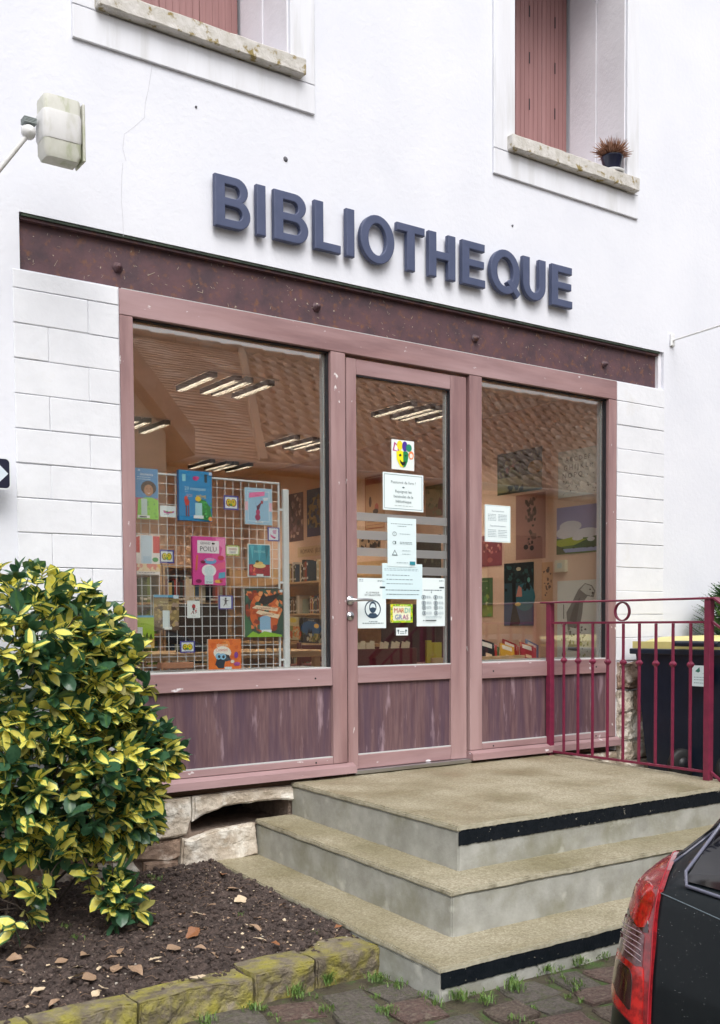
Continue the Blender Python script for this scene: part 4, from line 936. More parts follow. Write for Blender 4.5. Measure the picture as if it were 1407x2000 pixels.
# ================================================================== BINS
M_bin = mat('dark_bin_plastic', (.004, .010, .024), (.006, .013, .030), 8, .42, .1, 50)
M_lid = mat('pale_yellow_lid', (.70, .62, .24), (.62, .55, .22), 8, .45)
def wheelie(name, label, x, y, z, lidm, wid=.74, dep=.58, group='wheeled bins behind the railing', rot=0):
    t = thing(name, label, 'bin', (x, y, z), group)
    # back with wheels faces -x;  y from y (far) to y-wid (near)
    y1, y0 = y, y - wid; b = MB()
    def q(z_, s): return [(x + .06 * (1 - s), y0 + .06 * (1 - s), z_), (x + dep - .09 * (1 - s), y0 + .06 * (1 - s), z_), (x + dep - .09 * (1 - s), y1 - .06 * (1 - s), z_), (x + .06 * (1 - s), y1 - .06 * (1 - s), z_)]
    lv = [q(z + .02, 0), q(z + .2, .3), q(z + .80, 1)]; vs = sum(lv, []); fs = [(l * 4 + i, l * 4 + (i + 1) % 4, l * 4 + 4 + (i + 1) % 4, l * 4 + 4 + i) for l in range(2) for i in range(4)] + [(3, 2, 1, 0)]
    b.add(vs, fs); b.build('body', M_bin, t)
    b = MB(); b.box(x - .035, x + dep + .03, y0 - .03, y1 + .03, z + .801, z + .838, bev=.006); b.build('rim', M_bin, t)
    b = MB(); n = 8; vs = []; fs = []
    for i in range(n + 1):
        u = i / n; xx = x - .01 + (dep + .05) * u; zz = z + .839 + .075 * math.sin(math.pi * (.12 + .8 * u))
        for yy, dz in ((y0 - .02, -.028), (y0 + .03, 0), ((y0 + y1) / 2, .012), (y1 - .03, 0), (y1 + .02, -.028)): vs.append((xx, yy, max(z + .839, zz + dz)))
    fs = [(i * 5 + k, i * 5 + 5 + k, i * 5 + 6 + k, i * 5 + 1 + k) for i in range(n) for k in range(4)]
    b.add(vs, fs, None, True); b.box(x - .012, x + .02, y0 - .02, y1 + .02, z + .839, z + .885); b.build('lid', lidm, t)
    b = MB(); b.tube([(x - .05, y0 + .05, z + .875), (x - .05, y1 - .36, z + .875)], .019, 12); b.build('handle', M_bin, t)
    for yy in (y1 - .38, y0 + .0):
        b = MB(); b.lathe([(.04, -.025), (.085, -.025), (.1, -.014), (.1, .014), (.085, .025), (.04, .025)], (x - .005, yy, z + .1), 22, axis=(.25, 1, 0)); b.build('wheel', mat('tyre_rubber', (.01, .01, .011), rough=.6), t)
        b = MB(); b.lathe([(0, -.03), (.045, -.028), (.045, .028), (0, .03)], (x - .005, yy, z + .1), 14, axis=(.25, 1, 0)); b.build('hub', M_black, t)
    return t
bin1 = wheelie('wheeled_bin', 'dark wheeled bin with pale yellow lid and white label behind the railing', 3.56, -.13, -.19, M_lid)
sheetX('label', 'white printed notice stuck on the back of the yellow lidded bin', 'notice', (1352, 1300, 1394, 1341), 3.535, .001, 'dcecf0', [('p', [(.15, .72), (.35, .92), (.38, .72), (.3, .66)], '3a7a6a'), ('l', .5, .85, .62, .62, 1, '8aa0a8', .02), ('l', .1, .7, .30, .42, 2, '7a98a0', .03), ('l', .1, .8, .15, .2, 1, '7a98a0', .03)])
wheelie('wheeled_bin', 'second dark wheeled bin standing further right beside the yellow lidded one', 3.62, -1.02, -.19, M_bin, rot=0)
struct(MB().box(2.94, 9, -3.0, -.002, G - .04, -.205, bev=.01).build('side_terrace', mat('tan_gravel', (.30, .24, .16), (.22, .18, .12), 30, .9, .6, 90), None))
# bin bag / dark clutter next to the wheels is the wheels themselves; conifer behind
cf = thing('conifer', 'green feathery conifer bush behind the bins at the right edge', 'shrub', (4.36, -.34, -.205))
b = MB(); b.tube([(4.36, -.34, -.205), (4.36, -.34, .9)], [.03, .008], 7); b.build('trunk', M_bark, cf)
b = MB(); rk = random.Random(9); M_c1 = mat('conifer_green', (.045, .13, .035), (.08, .19, .05), 30, .6); M_c2 = mat('conifer_dark', (.02, .06, .022))
for i in range(2800):
    h = rk.random(); a = rk.uniform(0, 6.28); rr_ = (.37 * (1 - h) ** .35 + .04) * rk.uniform(.3, 1.05); z = -.15 + 1.22 * h
    p = Vector((4.36 + rr_ * math.cos(a), -.34 + rr_ * math.sin(a), z))
    if z < .76 and p.x < 4.22: continue
    o_ = Vector((math.cos(a), math.sin(a), rk.uniform(.1, .8))).normalized()
    s_ = o_.cross(Vector((0, 0, 1))).normalized(); m_ = M_c1 if rk.random() < .65 else M_c2
    for k in range(5):
        e = p + o_ * .018 * k; w_ = .026 * (1 - k / 6)
        b.add([e - s_ * w_, e + o_ * .014, e + s_ * w_, e - o_ * .004 + Vector((0, 0, -.004))], [(0, 1, 2, 3)], m_)
b.build('crown', None, cf, kind='stuff')

# ================================================================== CAR
M_paint = mat('wet_black_green_paint', (.003, .006, .008), (.006, .009, .011), 6, .3, spec=.2, coat=.12)
M_carglass = mat('dark_car_glass', (.004, .004, .006), rough=.05)
car = thing('parked_car', 'wet black parked hatchback showing its red and clear left tail lamp', 'car', (1.9, -3.95, G))
YC = -3.93
# (z, rear x, front x, half width, corner radius)
PROF = [(-.42, .03, 3.9, .74, .12), (-.36, -.09, 4.0, .80, .16), (-.20, -.155, 4.05, .832, .19), (-.10, -.142, 4.04, .838, .20), (.02, -.118, 4.0, .836, .20), (.12, -.096, 3.9, .826, .20), (.185, -.082, 3.6, .812, .20), (.21, -.074, 3.4, .80, .20), (.235, -.030, 3.2, .79, .20), (.26, .042, 3.1, .78, .20), (.30, .105, 2.95, .755, .19), (.40, .20, 2.75, .715, .18), (.55, .33, 2.45, .66, .18), (.72, .50, 2.1, .60, .18), (.84, .70, 1.75, .54, .2), (.87, .95, 1.45, .42, .2)]
NS = 18
def ring(z, xr, xf, w_, rc_):
    o = []
    for cx_, cy_, a0 in ((xr + rc_, w_ - rc_, 180), (xr + rc_, -w_ + rc_, 270 - 90 + 0), (xf - rc_ * 2, -w_ + rc_ * 2, 270), (xf - rc_ * 2, w_ - rc_ * 2, 0)):
        pass
    def cor(cx_, cy_, r_, a0, a1, n=NS): return [(cx_ + r_ * math.cos(math.radians(a0 + (a1 - a0) * i / n)), cy_ + r_ * math.sin(math.radians(a0 + (a1 - a0) * i / n))) for i in range(n + 1)]
    bow = lambda p: p
    pts = []
    pts += cor(xr + rc_, w_ - rc_, rc_, 90, 180)                      # rear left
    pts += [(xr - .03 * math.cos(math.pi / 2 * t), (w_ - rc_) * -t) for t in (-.6, -.3, 0, .3, .6)]
    pts += cor(xr + rc_, -w_ + rc_, rc_, 180, 270)
    m = (xr + xf) / 2
    pts += [(xr + rc_ + (xf - xr - 3 * rc_) * t, -w_ - .03 * math.sin(math.pi * t)) for t in (.2, .4, .6, .8)]
    pts += cor(xf - rc_ * 2, -w_ + rc_ * 2, rc_ * 2, 270, 360, 8)
    pts += cor(xf - rc_ * 2, w_ - rc_ * 2, rc_ * 2, 0, 90, 8)
    pts += [(xr + rc_ + (xf - xr - 3 * rc_) * t, w_ + .03 * math.sin(math.pi * t)) for t in (.8, .6, .4, .2)]
    return [(x, YC + y, z) for x, y in pts]
def interp(z):
    for p, q in zip(PROF[:-1], PROF[1:]):
        if p[0] <= z <= q[0]: t = (z - p[0]) / (q[0] - p[0]); return [p[i] + (q[i] - p[i]) * t for i in range(5)]
zs = sorted(set([p[0] for p in PROF] + [round(-.42 + .03 * i, 3) for i in range(1, 42)])); rings = [ring(z, *interp(z)[1:]) for z in zs]
K = len(rings[0]); vs = sum(rings, []); fs = [(l * K + i, l * K + (i + 1) % K, (l + 1) * K + (i + 1) % K, (l + 1) * K + i) for l in range(len(zs) - 1) for i in range(K)]
fs += [list(range((len(zs) - 1) * K, len(zs) * K)), list(range(K))[::-1]]
b = MB(); b.add(vs, fs[:-2], None, True); b.add(vs, fs[-2:]); b.build('body', M_paint, car)
bvh = BVHTree.FromPolygons([Vector(v) for v in vs], fs)
def hit(px, py):
    for k in range(160):
        loc, n, i, d = bvh.ray_cast(CAM, ray(px + k * 1.0, py).normalized())
        if loc is not None and d < 4.5: return loc, n
    return None, None
def patch(name, rows, off, m, par=None, nc=8, sub=4, thick=.004):
    """rows of (y, x left, x right) seen on the body -> a skin lying off the paint, with its own rim"""
    par = par or car; R_ = []
    for (y0, a0, c0), (y1, a1, c1) in zip(rows[:-1], rows[1:]):
        for s in range(sub): t = s / sub; R_.append((y0 + (y1 - y0) * t, a0 + (a1 - a0) * t, c0 + (c1 - c0) * t))
    R_.append(rows[-1]); vs = []
    for y, a, c in R_:
        for k in range(nc + 1):
            p, n = hit(a + (c - a) * k / nc, y); vs.append((p + n * off) if p is not None else vs[-1])
    N_ = nc + 1; fs = [(r * N_ + k, (r + 1) * N_ + k, (r + 1) * N_ + k + 1, r * N_ + k + 1) for r in range(len(R_) - 1) for k in range(nc)]
    b = MB(); b.add(vs, fs, None, True)
    # rim
    per = [k for k in range(nc + 1)] + [r * N_ + nc for r in range(1, len(R_))] + [(len(R_) - 1) * N_ + k for k in range(nc - 1, -1, -1)] + [r * N_ for r in range(len(R_) - 2, 0, -1)]
    cen = sum((Vector(v) for v in vs), Vector()) / len(vs); inw = []
    for i in per:
        p = Vector(vs[i]); inw.append(p + (Vector((.9, -.35, 0)).normalized()) * (off + .004))
    b.add([vs[i] for i in per] + inw, [(k, (k + 1) % len(per), len(per) + (k + 1) % len(per), len(per) + k) for k in range(len(per))])
    return b.build(name, m, par)
def lens(name, c, c2, rough=.08): return mat(name, c, c2, 45, rough, .3, 60, lo=.4, hi=.6, coat=1., bdist=.002)
M_l1 = lens('deep_red_lens', (.30, .010, .016), (.16, .006, .010)); M_l2 = lens('bright_red_lens', (.55, .014, .012), (.22, .006, .008)); M_l3 = lens('clear_lens', (.17, .08, .09), (.07, .02, .025)); M_l4 = lens('dark_red_glass', (.05, .004, .006), (.02, .003, .004))
lamp = patch('tail_lamp', [(1666, 1316, 1322), (1686, 1282, 1312), (1706, 1247, 1303), (1743, 1235, 1291), (1780, 1224, 1285), (1840, 1212, 1280), (1890, 1202, 1275), (1940, 1198, 1272), (1966, 1207, 1271), (1990, 1229, 1270), (2012, 1250, 1270)], .008, M_l1)
patch('reflector', [(1719, 1243, 1249), (1730, 1238, 1272), (1748, 1236, 1284), (1770, 1235, 1281), (1792, 1240, 1274), (1812, 1252, 1266)], .0095, M_l2, lamp, nc=6, sub=3)
patch('dark_zone', [(1775, 1230, 1240), (1790, 1234, 1270), (1806, 1245, 1272), (1822, 1262, 1272)], .0092, M_l4, lamp, nc=5, sub=3)
patch('clear_lens', [(1787, 1222, 1226), (1800, 1219, 1238), (1815, 1215, 1256), (1828, 1214, 1265), (1850, 1213, 1263), (1868, 1223, 1261), (1888, 1248, 1260)], .0100, M_l3, lamp)
for k in range(5):
    y = 1812 + k * 13; b0 = 1217 + k * 4
    patch('lens_rib', [(y, b0 + 2, 1262 - k), (y + 3, b0 + 2, 1262 - k)], .0135, mat('clear_rib', (.55, .50, .54), rough=.15), lamp, nc=6, sub=1) if False else None
for k in range(6):
    pts = []
    for j in range(7):
        u = j / 6; p, n = hit(1218 + k * 2.2 + (1262 - k * .5 - 1218 - k * 2.2) * u, 1800 + k * 11 + 24 * u); pts.append(p + n * .0125)
    b = MB(); b.tube(pts, .0009, 5); b.build('lens_rib', mat('clear_rib', (.42, .32, .34), rough=.2), lamp)
patch('reflector', [(1852, 1208, 1212), (1870, 1206, 1232), (1892, 1203, 1262), (1930, 1201, 1262), (1960, 1208, 1261), (1985, 1228, 1260), (2004, 1247, 1259)], .0096, M_l2, lamp)
patch('dark_zone', [(1876, 1213, 1217), (1892, 1210, 1236), (1904, 1207, 1241), (1920, 1206, 1242), (1945, 1214, 1240), (1972, 1234, 1238)], .0115, M_l4, lamp, nc=6)
def seam(pts, r, m, name, off=.001):
    P_ = []
    for i in range(len(pts) - 1):
        for j in range(6):
            t = j / 6; p, n = hit(pts[i][0] + (pts[i + 1][0] - pts[i][0]) * t, pts[i][1] + (pts[i + 1][1] - pts[i][1]) * t)
            if p is not None: P_.append(p + n * off)
    b = MB(); b.tube(P_, r, 6); return b.build(name, m, car)
seam([(1319, 1668), (1309, 1690), (1292, 1738), (1286, 1770), (1280, 1820), (1277, 1880), (1272, 1950), (1270, 2010)], .0019, mat('lamp_edge_red', (.32, .015, .025), rough=.15), 'lamp_ridge', .008)
seam([(1290, 1744), (1320, 1757), (1360, 1775), (1407, 1796), (1470, 1822), (1560, 1850)], .0016, mat('panel_edge', (.10, .13, .15), rough=.25), 'tailgate_crease')
seam([(1311, 1689), (1340, 1668), (1375, 1641), (1407, 1617), (1440, 1592)], .0035, mat('seam_highlight', (.08, .085, .12), rough=.2), 'tailgate_seam_glint', .002)  # pale tube along the tailgate seam, its bright highlight put into the colour
seam([(1310, 1683), (1340, 1660), (1375, 1633), (1407, 1609), (1440, 1584)], .0035, M_black, 'roof_gutter', .001)
# rear window set in the tailgate, number plate, bumper, wheels and glass along the sides
def castx(y, z, sgn=1):
    loc, n, i, d = bvh.ray_cast(Vector((-3 if sgn > 0 else 7, y, z)), Vector((sgn, 0, 0))); return loc, n
def grid_patch(name, fn, us, vs_, m, off):
    V_ = []
    for v in vs_:
        for u in us: p, n = fn(u, v); V_.append(p + n * off)
    k = len(us); b = MB(); b.add(V_, [(r * k + i, r * k + i + 1, (r + 1) * k + i + 1, (r + 1) * k + i) for r in range(len(vs_) - 1) for i in range(k - 1)], None, True); return b.build(name, m, car)
def wy(v): return .665 - .28 * max(0, v - .33)
rw = grid_patch('rear_window', lambda u, v: castx(YC + u * (wy(v) - (.05 * max(0, .29 - v) / .06)), v), [-1 + .1 * i for i in range(21)], [.235, .25, .27, .30, .35, .42, .50, .58, .66, .70], M_carglass, .004)
P_ = []
for (u, v) in [(1, .70), (1.0, .6), (1.0, .5), (1.0, .42), (1.0, .36), (1., .31), (.99, .275), (.96, .245), (.90, .228), (.6, .222), (0, .218), (-.6, .222), (-.9, .228), (-1, .3), (-1, .7)]:
    p, n = castx(YC + u * wy(v), v); P_.append(p + n * .005)
b = MB(); b.tube(P_, .0042, 8); b.build('window_seal', mat('wet_seal', (.14, .145, .20), rough=.2), car)
for sy in (1, -1):
    try:
        grid_patch('side_window', lambda u, v: (lambda r: (r[0], r[1]))(bvh.ray_cast(Vector((u, YC + sy * 3, v)), Vector((0, -sy, 0)))[:2]), [.75 + .14 * i for i in range(10)], [.40 + .06 * i for i in range(6)], M_carglass, .006)
    except Exception as e: print('side', e)
    for xw in (.72, 3.25):
        yy = YC + sy * .76; b = MB(); b.lathe([(.17, -.09), (.27, -.09), (.30, -.07), (.305, 0), (.30, .07), (.27, .09), (.17, .09)], (xw, yy, G + .305), 28, axis=(0, 1, 0)); wh = b.build('wheel', mat('tyre_rubber', (.01, .01, .011), rough=.6), car)
        b = MB(); b.lathe([(0, .05), (.05, .07), (.16, .06), (.19, .085)], (xw, yy, G + .305), 20, axis=(0, sy, 0)); b.build('rim', M_alu, wh)
b = MB(); b.box(-.12, -.10, YC - .26, YC + .26, -.13, -.03, bev=.004)
b.build('number_plate', mat('plate_white', (.6, .6, .55)), car)
# rain drops on the paint
M_drop = mat('rain_drop', (.02, .028, .03), rough=.04, coat=1.)
b = MB(); rd_ = random.Random(4); dv, df = blob(1, 1, 1, 1)
for i in range(300):
    px = rd_.uniform(1285, 1560); py = rd_.uniform(1625, 2120)
    if px < 1300 + (2000 - py) * .0: 
        if py < 1690: continue
    p, n = hit(px, py)
    if p is None or n is None or p.x > .6: continue
    s = rd_.uniform(.0006, .0018) * (1.3 if py < 1790 else 1)
    q = n.to_track_quat('Z', 'Y'); b.add([p + n * .0003 + q @ Vector((v.x * s, v.y * s * rd_.uniform(1, 1.3), v.z * s * .6)) for v in dv], df, None, True)
b.build('raindrops', M_drop, car, kind='stuff')

# ================================================================== PAPERS ON THE DOOR AND WINDOW
PW = 'e6f2f4'
sheetY('poster', 'small square picture of a laughing carnival mask with coloured feathers, top of the door', 'poster', (765, 860, 809, 918), .026, .001, 'e9f0ee', [
    ('p', [(.05, .62), (.12, .92), (.3, .8), (.34, .6)], 'b0307c'), ('p', [(.11, .66), (.16, .84), (.25, .78), (.27, .62)], 'f2eef0'), ('e', .36, .82, .13, .16, 'f0e020'), ('e', .58, .80, .12, .17, '4a2a9a'), ('e', .76, .76, .13, .13, '1d8a6a'), ('e', .86, .52, .12, .14, 'f08a50'), ('e', .86, .5, .07, .08, 'f4e9e0'),
    ('p', [(.2, .6), (.38, .66), (.5, .62), (.5, .08), (.36, .12), (.22, .34)], 'f4e800'), ('p', [(.5, .62), (.66, .64), (.74, .56), (.7, .3), (.6, .12), (.5, .08)], '12824a'), ('p', [(.3, .5), (.4, .54), (.42, .46), (.34, .44)], '202020'), ('p', [(.56, .5), (.66, .52), (.62, .44)], '0a3020'), ('p', [(.34, .34), (.46, .26), (.62, .30), (.58, .18), (.46, .14), (.38, .22)], '101010')])
sheetY('poster', 'white framed notice headed Passionné de livre ? on the door glass', 'notice', (748, 925, 827, 998), .026, .001, PW, [('b', .03, .012, '7e98a0'), ('t', 'Passionné de livre ?', .5, .72, .075, '3c545c', 'c', .84), ('e', .5, .625, .03, .02, '50686e'), ('t', 'Rejoignez les', .5, .48, .075, '4c646c', 'c', .6), ('t', 'bénévoles de la', .5, .345, .075, '4c646c', 'c', .66), ('t', 'bibliothèque', .5, .215, .075, '4c646c', 'c', .56), ('l', .28, .72, .13, .13, 1, '90a4a8', .01)])
sheetY('poster', 'wide white opening hours sheet tucked under the tall one on the door glass', 'notice', (747, 1101, 825, 1170), .026, .001, 'd8eef4', [('l', .05, .9, .8, .84, 2, '8aa4b0', .015), ('l', .1, .75, .42, .66, 3, '6c8894', .02), ('l', .08, .92, .24, .24, 1, '587480', .022), ('l', .1, .9, .12, .12, 1, '587480', .022)])
sheetY('poster', 'tall white notice with small warning symbols in the centre of the door glass', 'notice', (757, 1012, 813, 1107), .0235, .001, 'dff0f5', [('l', .12, .88, .87, .87, 1, '5c7884', .012), ('l', .35, .65, .825, .825, 1, '5c7884', .012), ('o', .24, .67, .07, .045, .014, '50666e'), ('t', '2', .24, .655, .03, '50666e'), ('l', .42, .78, .67, .67, 1, '8098a0', .01), ('r', .25, .46, .29, .52, '50666e'), ('o', .22, .49, .05, .035, .012, '50666e'), ('l', .42, .86, .47, .50, 2, '607880', .01), ('p', [(.14, .23), (.34, .23), (.24, .345)], '50666e'), ('p', [(.175, .245), (.305, .245), (.24, .32)], 'dff0f5'), ('t', '!', .24, .255, .04, '50666e'), ('l', .5, .78, .26, .33, 2, '8098a0', .01), ('l', .3, .7, .08, .08, 1, '8098a0', .01), ('r', .76, .045, .95, .115, '2a8a9a')])
sheetY('poster', 'white notice reading ICI, LE MASQUE EST OBLIGATOIRE with a masked face in a ring', 'notice', (699, 1129, 754, 1227), .0265, .001, PW, [('l', .05, .2, .93, .96, 2, '6c8490', .012), ('l', .7, .95, .93, .95, 2, '6c8490', .01), ('r', .78, .80, .97, .835, '2c3c44'), ('t', 'ICI, LE MASQUE', .52, .695, .033, '1c3440', 'c', .56), ('t', 'EST OBLIGATOIRE', .52, .645, .033, '1c3440', 'c', .66), ('o', .52, .38, .29, .185, .035, '31485c'),
    ('p', [(.33, .24), (.42, .30), (.62, .30), (.72, .24), (.62, .205), (.42, .205)], '31485c'), ('e', .52, .42, .13, .115, '31485c'), ('e', .52, .405, .10, .09, 'dcebf0'), ('p', [(.42, .40), (.52, .42), (.62, .40), (.60, .33), (.52, .30), (.44, .33)], '31485c'), ('l', .38, .68, .13, .13, 1, '5c7480', .012), ('l', .15, .9, .095, .095, 1, '3c5460', .012)])
sheetY('poster', 'white notice with two columns of round symbols on the right of the door glass', 'notice', (814, 1129, 869, 1223), .0265, .001, PW, [('l', .05, .2, .93, .96, 2, '6c8490', .012), ('l', .8, .95, .93, .95, 2, '6c8490', .01), ('r', .8, .79, .97, .82, '2c3c44'), ('l', .25, .88, .74, .74, 1, '40586a', .016), ('r', .5, .69, .53, .72, '5c7480')] + [e for r_, v in enumerate((.60, .48, .385, .27)) for u in (.24, .66) for e in (('o', u, v, .075, .045, .016, '40586a'), ('r', u - .02, v - .02, u + .02, v + .02, '40586a'), ('l', u + .1, u + .27, v - .02, v + .02, 3, '8098a4', .008))] + [('l', .28, .85, .17, .195, 2, '8098a4', .008), ('r', .28, .11, .66, .13, '24343c'), ('e', .22, .12, .02, .012, '24343c')])
sheetY('poster', 'bright patterned card reading MARDI GRAS low on the door glass', 'card', (763, 1180, 806, 1216), .0265, .001, 'eef0d0', [('r', 0, 0, 1, .12, '9acb28'), ('r', 0, .88, 1, 1, '9acb28'), ('r', 0, 0, .1, 1, 'e6dc28'), ('r', .9, 0, 1, 1, '9acb28'), ('s', 26, ['e6d020', '2a7a30', 'f4f0a0'], .035, (0, 0, 1, .12)), ('s', 26, ['e6d020', '2a7a30', 'f4f0a0'], .035, (0, .88, 1, 1)), ('s', 18, ['2a7a30', '9acb28'], .035, (0, 0, .1, 1)), ('s', 18, ['e6d020', '2a7a30'], .035, (.9, 0, 1, 1)),
    ('t', 'MA', .32, .54, .26, 'b03048', 'c', .34), ('t', 'R', .55, .54, .26, 'c87018', 'c', .2), ('t', 'DI', .74, .54, .26, '30a8a0', 'c', .24), ('t', 'GR', .35, .18, .26, '3060b0', 'c', .34), ('t', 'AS', .66, .18, .26, 'a03090', 'c', .34)])
sheetY('sticker', 'tiny white sticker with two little figures below the MARDI GRAS card', 'sticker', (774, 1226, 797, 1241), .0265, .001, 'e6eef0', [('r', .1, .5, .25, .75, '50686e'), ('r', .16, .2, .22, .5, '50686e'), ('r', .75, .5, .9, .75, '50686e'), ('r', .78, .2, .84, .5, '50686e'), ('l', .32, .68, .2, .45, 2, '60808a', .1)])
sheetY('poster', 'white opening hours notice alone on the right hand window pane', 'notice', (947, 987, 997, 1059), .036, .001, PW, [('b', .02, .008, '9ab0b8'), ('t', 'Tous durant l\'école', .5, .82, .04, '40607c', 'c', .55), ('l', .12, .45, .58, .74, 5, '7c94a0', .012), ('l', .52, .85, .58, .74, 5, '7c94a0', .012), ('t', 'Tous durant les vacances', .5, .42, .04, '40607c', 'c', .7), ('l', .12, .45, .14, .32, 5, '7c94a0', .012), ('l', .52, .85, .14, .32, 5, '7c94a0', .012)])

# ================================================================== WIRE GRID WITH BOOKS
GY = .22
gr_ = thing('wire_grid', 'white wire grid display panel standing inside the left window', 'display grid', (.6, GY, .5))
gx0, gx1 = .045, onY(547, 1100, GY).x; gz1 = onY(547, 943, GY).z; gz0 = .50
b = MB(); b.box(gx0, gx1, GY - .006, GY + .006, gz1 - .010, gz1, bev=.002); b.build('frame_bar', M_wire, gr_)
b = MB(); b.box(gx1 - .010, gx1, GY - .006, GY + .006, gz0, gz1 - .011, bev=.002); b.build('frame_bar', M_wire, gr_)
b = MB(); b.box(gx0, gx0 + .010, GY - .006, GY + .006, gz0, gz1 - .011, bev=.002); b.build('frame_bar', M_wire, gr_)
b = MB(); b.box(gx0 + .011, gx1 - .011, GY - .006, GY + .006, gz0, gz0 + .010, bev=.002); b.build('frame_bar', M_wire, gr_)
n = int(round((gx1 - gx0) / .0485))
for i in range(1, n): x = gx0 + (gx1 - gx0) * i / n; b = MB(); b.tube([(x, GY - .002, gz0 + .01), (x, GY - .002, gz1 - .01)], .0021, 4, cap=False); b.build('wire', M_wire, gr_)
n = int(round((gz1 - gz0) / .0525))
for i in range(1, n): z = gz0 + (gz1 - gz0) * i / n; b = MB(); b.tube([(gx0 + .01, GY + .002, z), (gx1 - .01, GY + .002, z)], .0021, 4, cap=False); b.build('wire', M_wire, gr_)
ux0, ux1 = onY(553, 1100, GY).x, onY(564, 1100, GY).x; uz = onY(558, 956, GY).z
b = MB(); b.box(ux0, ux1, GY - .012, GY + .012, .0, uz, bev=.004); up_ = b.build('upright', M_wire, gr_)
for z in (uz - .12, .62, 1.05): b = MB(); b.box(gx1 + .0005, ux0 - .0005, GY - .004, GY + .004, z, z + .012); b.build('clip', M_wire, gr_)
b = MB(); b.box(ux0 - .1, ux1 + .1, GY - .2, GY + .25, -.019, -.001); b.build('foot', M_wire, gr_)
BY = GY - .010
def gbook(name, label, rect, th, base, el, cat='book', **kw): return sheetY(name, label, cat, rect, BY - (.003 if cat == 'card' else 0), th, base, el, **kw)
gbook('book', 'blue book with a curly haired child in green, left end of top row', (249, 915, 307, 1014), .012, '3f7fc0', [('r', 0, 0, 1, .42, 'c8607a'), ('r', 0, .42, 1, 1, '4a90c8'), ('t', 'isements', .62, .86, .055, 'f0f4f4', 'c', .62), ('t', '48', .36, .94, .04, 'f0f4f4'), ('l', .3, .75, .78, .82, 2, 'd8e8f0', .01), ('e', .68, .62, .26, .14, '3a2018'), ('e', .68, .57, .155, .115, 'b8805c'), ('e', .62, .60, .02, .01, '301810'), ('e', .75, .60, .02, .01, '301810'), ('p', [(.62, .53), (.68, .515), (.75, .53), (.68, .50)], 'f4ece8'), ('p', [(.28, 0), (.32, .38), (.58, .43), (.8, .43), (1, .38), (1, 0)], '8ed048'), ('s', 20, ['76b838', 'a6e060', '5a9a50'], .05, (.35, .02, .98, .36)), ('r', .42, .08, .62, .40, 'c8dcd8'), ('r', .3, .02, .7, .075, 'e8e8e4'), ('r', .36, .03, .6, .055, '304050')])
gbook('book', 'bright blue book titled 20 masques hanging high on the grid', (346, 921, 410, 1018), .026, '1c8cc8', [('r', .1, .78, .2, .92, '90d0e0'), ('e', .5, .85, .09, .045, 'c82880'), ('e', .56, .86, .05, .03, 'e04890'), ('r', .77, .78, .85, .94, '2c4450'), ('e', .81, .93, .05, .02, '2c4450'), ('t', '20 masques', .48, .61, .07, 'c8ecf4', 'c', .74), ('t', 'à faire', .22, .565, .02, 'e8f4f4'), ('t', 'SOI', .30, .47, .06, 'e8c0d0', 'c', .3), ('t', 'MÊME', .67, .46, .06, 'f0d060', 'c', .4), ('p', [(.18, .3), (.14, .42), (.22, .46), (.31, .38), (.28, .3)], 'c83028'), ('r', .19, .08, .22, .3, '88281c'), ('r', .26, .08, .29, .3, '88281c'), ('e', .2, .45, .05, .035, 'e04a30'), ('p', [(.58, .04), (.52, .3), (.6, .44), (.78, .42), (.92, .3), (.98, .1), (.9, .02)], '1e8a3c'), ('s', 22, ['2aa84a', '146a30', '50c060'], .05, (.62, .05, .97, .4)), ('e', .56, .44, .09, .05, 'f0c828'), ('r', .47, .08, .68, .36, 'a8d8e4'), ('r', .42, .05, .72, .11, 'e8eef0'), ('r', .9, .93, 1, .99, 'c8d8f0'), ('e', .93, .05, .06, .045, 'f0a060')], sidecol='2a70b0')
gbook('card', 'white card with a small coloured mask strip beside the bright blue book', (313, 988, 344, 1010), .001, 'e6f2f8', [('p', [(.2, .6), (.5, .48), (.9, .56), (.85, .4), (.45, .3), (.22, .38)], 'c04898'), ('r', .35, .44, .5, .54, '40a040'), ('r', .6, .42, .75, .52, 'e0b020'), ('l', .25, .55, .22, .22, 1, '50606c', .04)], 'card')
def maskcard(label, rect, cols=('e0d020', '705010', '40a030')):
    gbook('card', label, rect, .001, '4a4a9c', [('r', .1, .12, .9, .88, 'e4ecf0'), ('e', .34, .5, .19, .28, cols[1]), ('e', .36, .52, .15, .24, cols[0]), ('e', .66, .5, .19, .28, cols[1]), ('e', .65, .5, .15, .24, cols[0]), ('e', .32, .56, .04, .05, '202020'), ('e', .64, .56, .04, .05, '202020'), ('p', [(.28, .4), (.4, .32), (.44, .44)], '301818'), ('e', .5, .35, .07, .1, cols[2])], 'card')
maskcard('purple bordered card with a pair of theatre masks near the top of the grid', (437, 968, 466, 996), ('d8c020', '902030', '50a040'))
gbook('book', 'pale blue book with a pink title label and violin figure, top right of the grid', (477, 954, 529, 1025), .012, 'a8cfe8', [('r', 0, .38, 1, .62, 'f0b8c8'), ('r', .1, .06, .9, .92, '9cc8e4'), ('b', .1, .015, 'e8f0f4'), ('p', [(.14, .72), (.16, .86), (.74, .92), (.72, .80)], 'f07ab0'), ('t', 'violon', .45, .79, .035, 'b02868', 'c', .45), ('p', [(.7, .66), (.66, .74), (.86, .76), (.84, .68)], 'e8eef4'), ('e', .46, .2, .10, .09, 'a03060'), ('e', .47, .34, .075, .08, 'b84070'), ('p', [(.44, .4), (.36, .68), (.42, .5), (.62, .64), (.52, .42)], '602848'), ('e', .62, .62, .05, .05, 'b04858'), ('r', .38, .05, .66, .1, 'e8f0f4'), ('l', .42, .62, .06, .08, 2, '304050', .008)])
